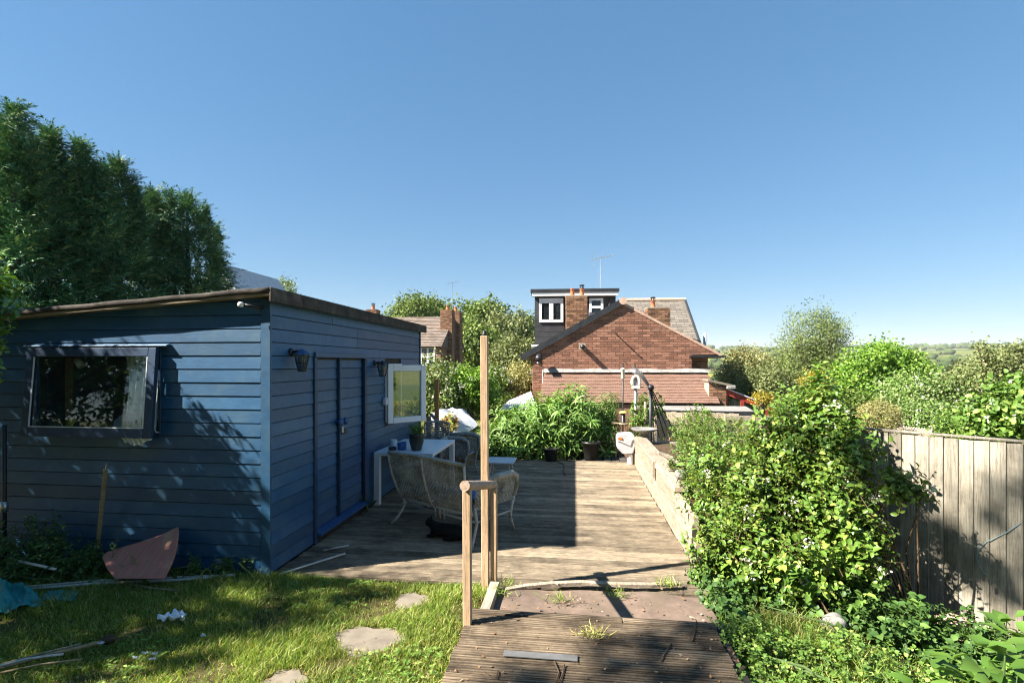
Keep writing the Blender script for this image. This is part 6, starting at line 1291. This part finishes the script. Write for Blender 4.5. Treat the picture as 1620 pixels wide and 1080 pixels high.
for z in (.05, .95): MB().beam(Vector((start.x, start.y, z))-fnrm*.025, Vector((e_.x, e_.y, z))-fnrm*.025, .04, .07).build('rail', MT['fence'], fc)
for s_ in (.15, 1.75, 3.1): q = start+fd*s_-fnrm*.09; MB().box(q.x-.05, q.y-.05, -.5, q.x+.05, q.y+.05, 1.2).build('post', MT['fence'], fc)
kn = MB(); r = random.Random(3)
cap = MB().beam(Vector((start.x, start.y, 1.262))+fnrm*.012, Vector((e_.x, e_.y, 1.262))+fnrm*.012, .05, .018); cap.build('capping', MT['fence'], fc, bev=.003)
def onf(u, v, out=.03):       # place on the fence face
    r_ = R2*((u-810)/FPX)+F2; w = FA-Vector((0, 0, 0)); t = w.dot(fnrm)/r_.dot(fnrm); p = r_*t; return Vector((p.x, p.y, CAMZ-(v-HZ)/FPX*t))+fnrm*out
tag(MB().tube([onf(1615, 826), onf(1590, 842), onf(1562, 855), onf(1548, 868), onf(1546, 882), onf(1553, 898), onf(1562, 910)], .0028, 5).build('cord', MT['hose'], None, True), 'thin pale blue cord hanging in a loop on the board fence', 'cord')
# pale fence and rail beyond the planted bed
pf = thing('pale_fence', 'pale new board fence behind the planted bed, below the grey flat roof', 'fence', at(1090, 690, 11.3))
for i in range(17):
    u = 1040+i*7.6; d = 11.4-.02*i; a = at(u, 651+.2*i, d); b = at(u+7.2, 651+.2*i, d); MB().box(a.x, a.y, -.9, b.x, a.y+.025, a.z+random.uniform(-.01, .01)).build('board', MT['fence_pale'], pf, bev=.002)
for i in range(8):
    a = at(1021+i*2.6, 636+i*1.2, 10.4+.13*i); MB().box(a.x-.012, a.y, -.6, a.x+.012, a.y+.125, a.z).build('board', MT['fence_pale'], pf, bev=.002)
a, b = at(1160, 672, 11.0), at(1040, 668, 11.3); MB().box(b.x, b.y-.055, .42, a.x, b.y-.028, .5).build('rail', MT['fence_pale'], pf)
rf = thing('timber_rail', 'grey timber rail on square posts among the shrubs', 'railing', at(1195, 700, 7.2))
a, b = at(1149, 661, 7.4), at(1252, 663, 6.9); MB().beam(a, b, .09, .07).build('top_rail', MT['fence_grey'], rf, bev=.004)
for u in (1153, 1181, 1209, 1240):
    f_ = (u-1149)/103; p = a.lerp(b, f_); MB().box(p.x-.045, p.y-.04, -.1, p.x+.045, p.y+.04, p.z-.04).build('post', MT['fence_grey'], rf, bev=.004)
# picket fence in the next garden
pk = thing('picket_fence', 'cream picket fence in the garden beyond the board fence', 'fence', at(1500, 700, 9.0))
P0, P1 = at(1400, 672, 10.2), at(1600, 693, 8.3)
nn = 44
for i in range(nn+1):
    p = P0.lerp(P1, i/nn); w_ = .034; big_ = i % 13 == 6
    if big_: MB().box(p.x-.055, p.y-.05, -1.2, p.x+.055, p.y+.05, p.z+.07).build('post', MT['picket'], pk, bev=.004)
    else: MB().prism([(p.x-w_, p.y, -1.0), (p.x+w_, p.y, -1.0), (p.x+w_, p.y, p.z-.03), (p.x, p.y, p.z+.02), (p.x-w_, p.y, p.z-.03)], (0, .02, 0)).build('picket', MT['picket'], pk)
for z in (-.25, -.8): MB().beam(P0+Vector((0, .05, z)), P1+Vector((0, .05, z)), .03, .07).build('rail', MT['picket'], pk)
# ------------------------------------------------------------------ logs, stones, things on the grass
lg = thing('cut_log', 'short thick log with a pale pinkish top standing against the fence foot', 'log', at(1505, 1040, 3.75)); c = at(1508, 990, 3.75)
MB().tube([(c.x-.03, c.y-.02, -.4), (c.x-.02, c.y-.01, c.z-.12), (c.x, c.y, c.z+.03)], [.12, .115, .105], 16).build('trunk', MT['stump'], lg, True)
MB().grid(lambda a, b: (c.x-.01+.125*math.sin(math.pi*.5*b)*math.cos(6.283*a), c.y+.1*math.sin(math.pi*.5*b)*math.sin(6.283*a), c.z+.02+.055*math.cos(math.pi*.5*b)+.01*math.sin(9*a)), 16, 6).build('rounded_top', MT['stump'], lg, True)
def rock(name, label, c, rx, ry, rz, mat, seed, cat='rock'):
    r = random.Random(seed); ph = [r.uniform(0, 6) for _ in range(4)]
    def f(a, b):
        th, p = 6.2832*a, math.pi*b; d = Vector((math.sin(p)*math.cos(th), math.sin(p)*math.sin(th), math.cos(p))); k = 1+.12*math.sin(4*d.x+ph[0])+.1*math.sin(5*d.y+ph[1])+.1*math.sin(6*d.z+ph[2]); return (c[0]+d.x*rx*k, c[1]+d.y*ry*k, c[2]+d.z*rz*k)
    return tag(MB().grid(f, 18, 10).build(name, mat, None, True), label, cat)
c = at(1320, 978, 3.6); rock('rock', 'pale grey rock half hidden in the weeds under the shrub', c+Vector((0, 0, -.05)), .09, .06, .08, MT['rock'], 1)
for k, (lab, (sx, sy, rx, ry)) in enumerate(zip(('largest stepping stone in the sunlit lawn', 'small stepping stone near the deck edge', 'stepping stone at the bottom edge of the lawn'), STONES)):
    zz = gz(sx, sy); r = random.Random(k); pts = []
    for j in range(26):
        a = 6.283*j/26; kk = .68*(1+.14*math.sin(3*a+k)+.09*math.sin(7*a+2*k)+.05*math.sin(13*a)); pts.append((sx+rx*kk*math.cos(a), sy+ry*kk*math.sin(a), zz-.02))
    tag(MB().prism(pts, (0, 0, .026)).build('stepping_stone', MT['stone'], None, bev=.006), lab, 'stone', 'stepping stones in the lawn')
# slab of pink board leaning on the shed
pbd = thing('pink_board', 'faded pink curved board leaning against the shed front', 'board', on(225, 912))
py0, py1 = 3.72, 4.08
def pbp(u, v):
    t_ = (v-833)/80; yy = py1+(py0-py1)*max(0, min(1, t_)); r_ = R2*((u-810)/FPX)+F2; t = yy/r_.y; return Vector((r_.x*t, yy, CAMZ-(v-HZ)/FPX*t))
ol = [pbp(*p) for p in ((165, 880), (172, 872), (200, 863), (225, 856), (255, 846), (283, 833), (284, 845), (281, 868), (274, 890), (262, 914), (185, 914), (172, 898))]
MB().prism(ol, (0, -.022, .004)).build('panel', MT['pinkboard'], pbd, bev=.003)
q0, q1 = on(151, 893), at(167, 742, 4.35); sk_ = thing('garden_stake', 'thin pale wooden stake leaning against the shed beside the pink board', 'stake', (q0.x, q0.y, 0)); MB().beam((q0.x, q0.y, -.02), q1, .03, .022).build('shaft', MT['cane'], sk_, bev=.002); MB().tube([q1, q1+Vector((.004, .01, .05))], .006, 6).build('metal_tip', MT['metal'], sk_)
dp = thing('black_pole', 'thin black pole with a silver collar standing at the left edge before the shed', 'pole', at(8, 890, 4.55)); a, b = at(7, 905, 4.5), at(7, 672, 4.5); a.z = 0
MB().tube([a, b], .016, 10).build('shaft', MT['black'], dp, True); k_ = at(7, 802, 4.5); MB().tube([(a.x, a.y, k_.z-.04), (a.x, a.y, k_.z+.05)], .026, 12).build('collar', MT['metal'], dp, True)
# long white pipes and canes on the grass
def rod(name, label, cat, pts, r, mat, group=None):
    return tag(MB().tube(pts, r, 7).build(name, mat, None, True), label, cat, group)
def gl(*uv, z=.03): return [on(u, v, z) for u, v in uv]
G1 = 'long plastic pipes lying in front of the shed'
rod('plastic_pipe', 'upper of two long white pipes lying before the shed', 'pipe', gl((18, 930), (160, 918), (300, 912), (372, 909)), .011, MT['pipe_white'], G1)
rod('plastic_pipe', 'lower of two long white pipes lying before the shed', 'pipe', gl((40, 932), (160, 922), (280, 917), (335, 913)), .012, MT['pipe_white'], G1)
rod('short_pipe', 'short white pipe in the weeds at the left', 'pipe', [at(30, 887, 4.25), at(88, 900, 4.2)], .011, MT['pipe_white'])
G2 = 'dry canes lying on the grass'
rod('cane', 'thin cane under the white pipes, lower end to the right', 'cane', gl((190, 922), (240, 930), (285, 935)), .007, MT['cane'], G2)
rod('cane', 'thin cane beside the pink board foot, its right end crossing another', 'cane', gl((200, 921), (250, 931), (288, 931)), .006, MT['cane'], G2)
for k, (a, b, lab) in enumerate((((-20, 1056), (128, 1018), 'uppermost cane of the bundle at the lower left'), ((-20, 1062), (165, 1014), 'thickest cane of the lower-left bundle, ending in a dark clump'), ((-20, 1068), (130, 1042), 'lowest cane of the bundle at the lower left'), ((-20, 1058), (100, 1034), 'middle cane of the bundle at the lower left'))):
    p, q = on(*a, .04), on(*b, .04); rod('cane', lab, 'cane', [p, p.lerp(q, .5)+Vector((0, .01, .004*k)), q], (.007, .011, .006, .007)[k], MT['cane'] if k != 3 else MT['pipe_white'], 'canes in the lower-left bundle')
q = on(172, 1014, .03); rk_ = rock('root_clump', 'dark root clump at the end of the longest cane', (q.x, q.y, .045), .055, .03, .025, MT['soil'], 8, 'root')
# tarpaulin
tg = thing('tarpaulin', 'crumpled teal tarpaulin lying at the left edge of the lawn', 'tarpaulin', on(30, 955))
def tarp(a, b, c0, c1, c2, c3, amp, s_):
    p = Vector(c0).lerp(Vector(c1), a).lerp(Vector(c3).lerp(Vector(c2), a), b); p.z += amp*(.6+.5*noise.noise(Vector((a*4+s_, b*4, 1)))+.35*noise.noise(Vector((a*11, b*9+s_, 3))))*math.sin(math.pi*min(1, .08+a*.9))**.5*math.sin(math.pi*min(1, .1+b*.85))**.5; return tuple(p)
MB().grid(lambda a, b: tarp(a, b, on(-30, 985, .01), on(-20, 928, .03), on(40, 930, .03), on(72, 962, .01), .16, 0), 30, 30).build('sheet', MT['tarp'], tg, True)
MB().grid(lambda a, b: tarp(a, b, on(62, 952, .01), on(75, 936, .01), on(128, 937, .01), on(118, 953, .01), .06, 5), 24, 18).build('loose_flap', MT['tarp'], tg, True)
# scraps
def scrap(name, label, u, v, s_, mat, seed, cat='cloth', amp=.06):
    c = on(u, v, .03); MBB = MB().grid(lambda a, b: (c.x+s_*(a-.5)*(1+.3*math.sin(5*b+seed))+.02*noise.noise(Vector((a*5, b*5, seed))), c.y+s_*.7*(b-.5)*(1+.3*math.sin(4*a+seed)), c.z+.01+amp*max(0, .5+.8*noise.noise(Vector((a*5+seed, b*5, 2))))), 18, 18)
    return tag(MBB.build(name, mat, None, True), label, cat)
scrap('cloth_scrap', 'crumpled white cloth lying on the shaded lawn', 277, 981, .14, MT['cloth'], 1.0)
for k, (u, v, lab) in enumerate(((214, 1043, 'leftmost of the small white paper scraps'), (228, 1036, 'upper small white paper scrap'), (245, 1037, 'rightmost small white paper scrap by the shaded lawn'), (242, 1045, 'lower small white paper scrap'), (161, 1020, 'white paper fleck beside the root clump'), (322, 1008, 'pale leaf-sized scrap on the lawn nearest the stepping stone'))): scrap('paper_scrap', lab, u, v, .024, MT['cloth'], k+3.3, 'paper', .012)
# battens on the deck
rod('batten', 'long thin white batten lying on the deck at the shed corner', 'batten', [on(441, 908, .02), on(546, 875, .02)], .009, MT['pipe_white']); rod('batten', 'shorter thin batten lying on the deck below the door sill', 'batten', [on(512, 870, .02), on(552, 862, .02)], .007, MT['pipe_white'])
# twigs on the platform
G3 = 'dry twigs lying on the platform'
for k, (pts, lab) in enumerate(((((877, 1045), (884, 1062), (880, 1078)), 'curved twig near the left of the platform'), (((1062, 1017), (1050, 1035), (1046, 1045)), 'forked twig in the middle of the platform'), (((1102, 982), (1099, 1000), (1095, 1013)), 'upright-looking dark twig at the right of the platform'), (((788, 1060), (785, 1072)), 'short dark twig at the left edge of the platform'), (((893, 1050), (889, 1068), (882, 1085)), 'pale twig beside the curved one'))):
    p3 = [on(u, v, ZP+.008) for u, v in pts]; rod('twig', lab, 'twig', p3, .004, MT['twig'], G3)
rng = np.random.default_rng(200)
def litter(name, label, n, area, z, s0, s1, seed, side=None):
    rng = np.random.default_rng(seed); x0, y0, x1, y1 = area; x = rng.uniform(x0, x1, n); y = rng.uniform(y0, y1, n)
    if side is not None: k = rng.uniform(size=n) < side(x, y); x, y = x[k], y[k]
    n = len(x); zz = (hgt(x, y)+.012) if z is None else np.full(n, z); N = unit(np.array([0, 0, 1.0])+rng.normal(size=(n, 3))*.3); D = unit(np.cross(N, rdirs(n, rng))); s_ = rng.uniform(s0, s1, n)
    V, F = leaves(np.stack([x, y, zz], 1), D, N, s_, s_*.3, 'q', -.2); return tag(np_mesh(name, V, F, MT['litter']), label, 'leaf litter', kind='stuff')
litter('platform_litter', 'bits of dry leaf and bark strewn on the platform', 800, (-.68, 2.0, .95, 3.4), ZP+.005, .008, .03, 201, lambda x, y: .25+.75*nsm(.5, .95, x))
litter('deck_litter', 'bits of leaf and debris on the deck', 420, (-2.5, 4.3, 1.05, 9.6), .006, .008, .025, 202, lambda x, y: .15+.85*np.maximum(nsm(.7, 1.05, x), nsm(-2.2, -2.55, x)))
litter('slab_litter', 'debris on the concrete slab', 160, (-.55, 3.5, .95, 4.15), .055, .008, .03, 203); litter('lawn_litter', 'dry leaves in the lawn and verge', 900, (-5.5, 2.0, 2.9, 4.1), None, .012, .035, 204, lambda x, y: np.where((x > -.7) & (x < .98), 0, 1))
# ------------------------------------------------------------------ the air
hz = MB().box(-2480, -2480, -14, 2480, 2480, 80).build('haze', None); tag(hz, kind='stuff')
hm = bpy.data.materials.new('thin_haze'); hm.use_nodes = True; ht = hm.node_tree; ht.nodes.remove(ht.nodes['Principled BSDF'])
pv = ht.nodes.new('ShaderNodeVolumePrincipled'); pv.inputs['Color'].default_value = (.86, .92, 1, 1); pv.inputs['Density'].default_value = .00014
ht.links.new(pv.outputs[0], ht.nodes['Material Output'].inputs['Volume']); hz.data.materials.append(hm)
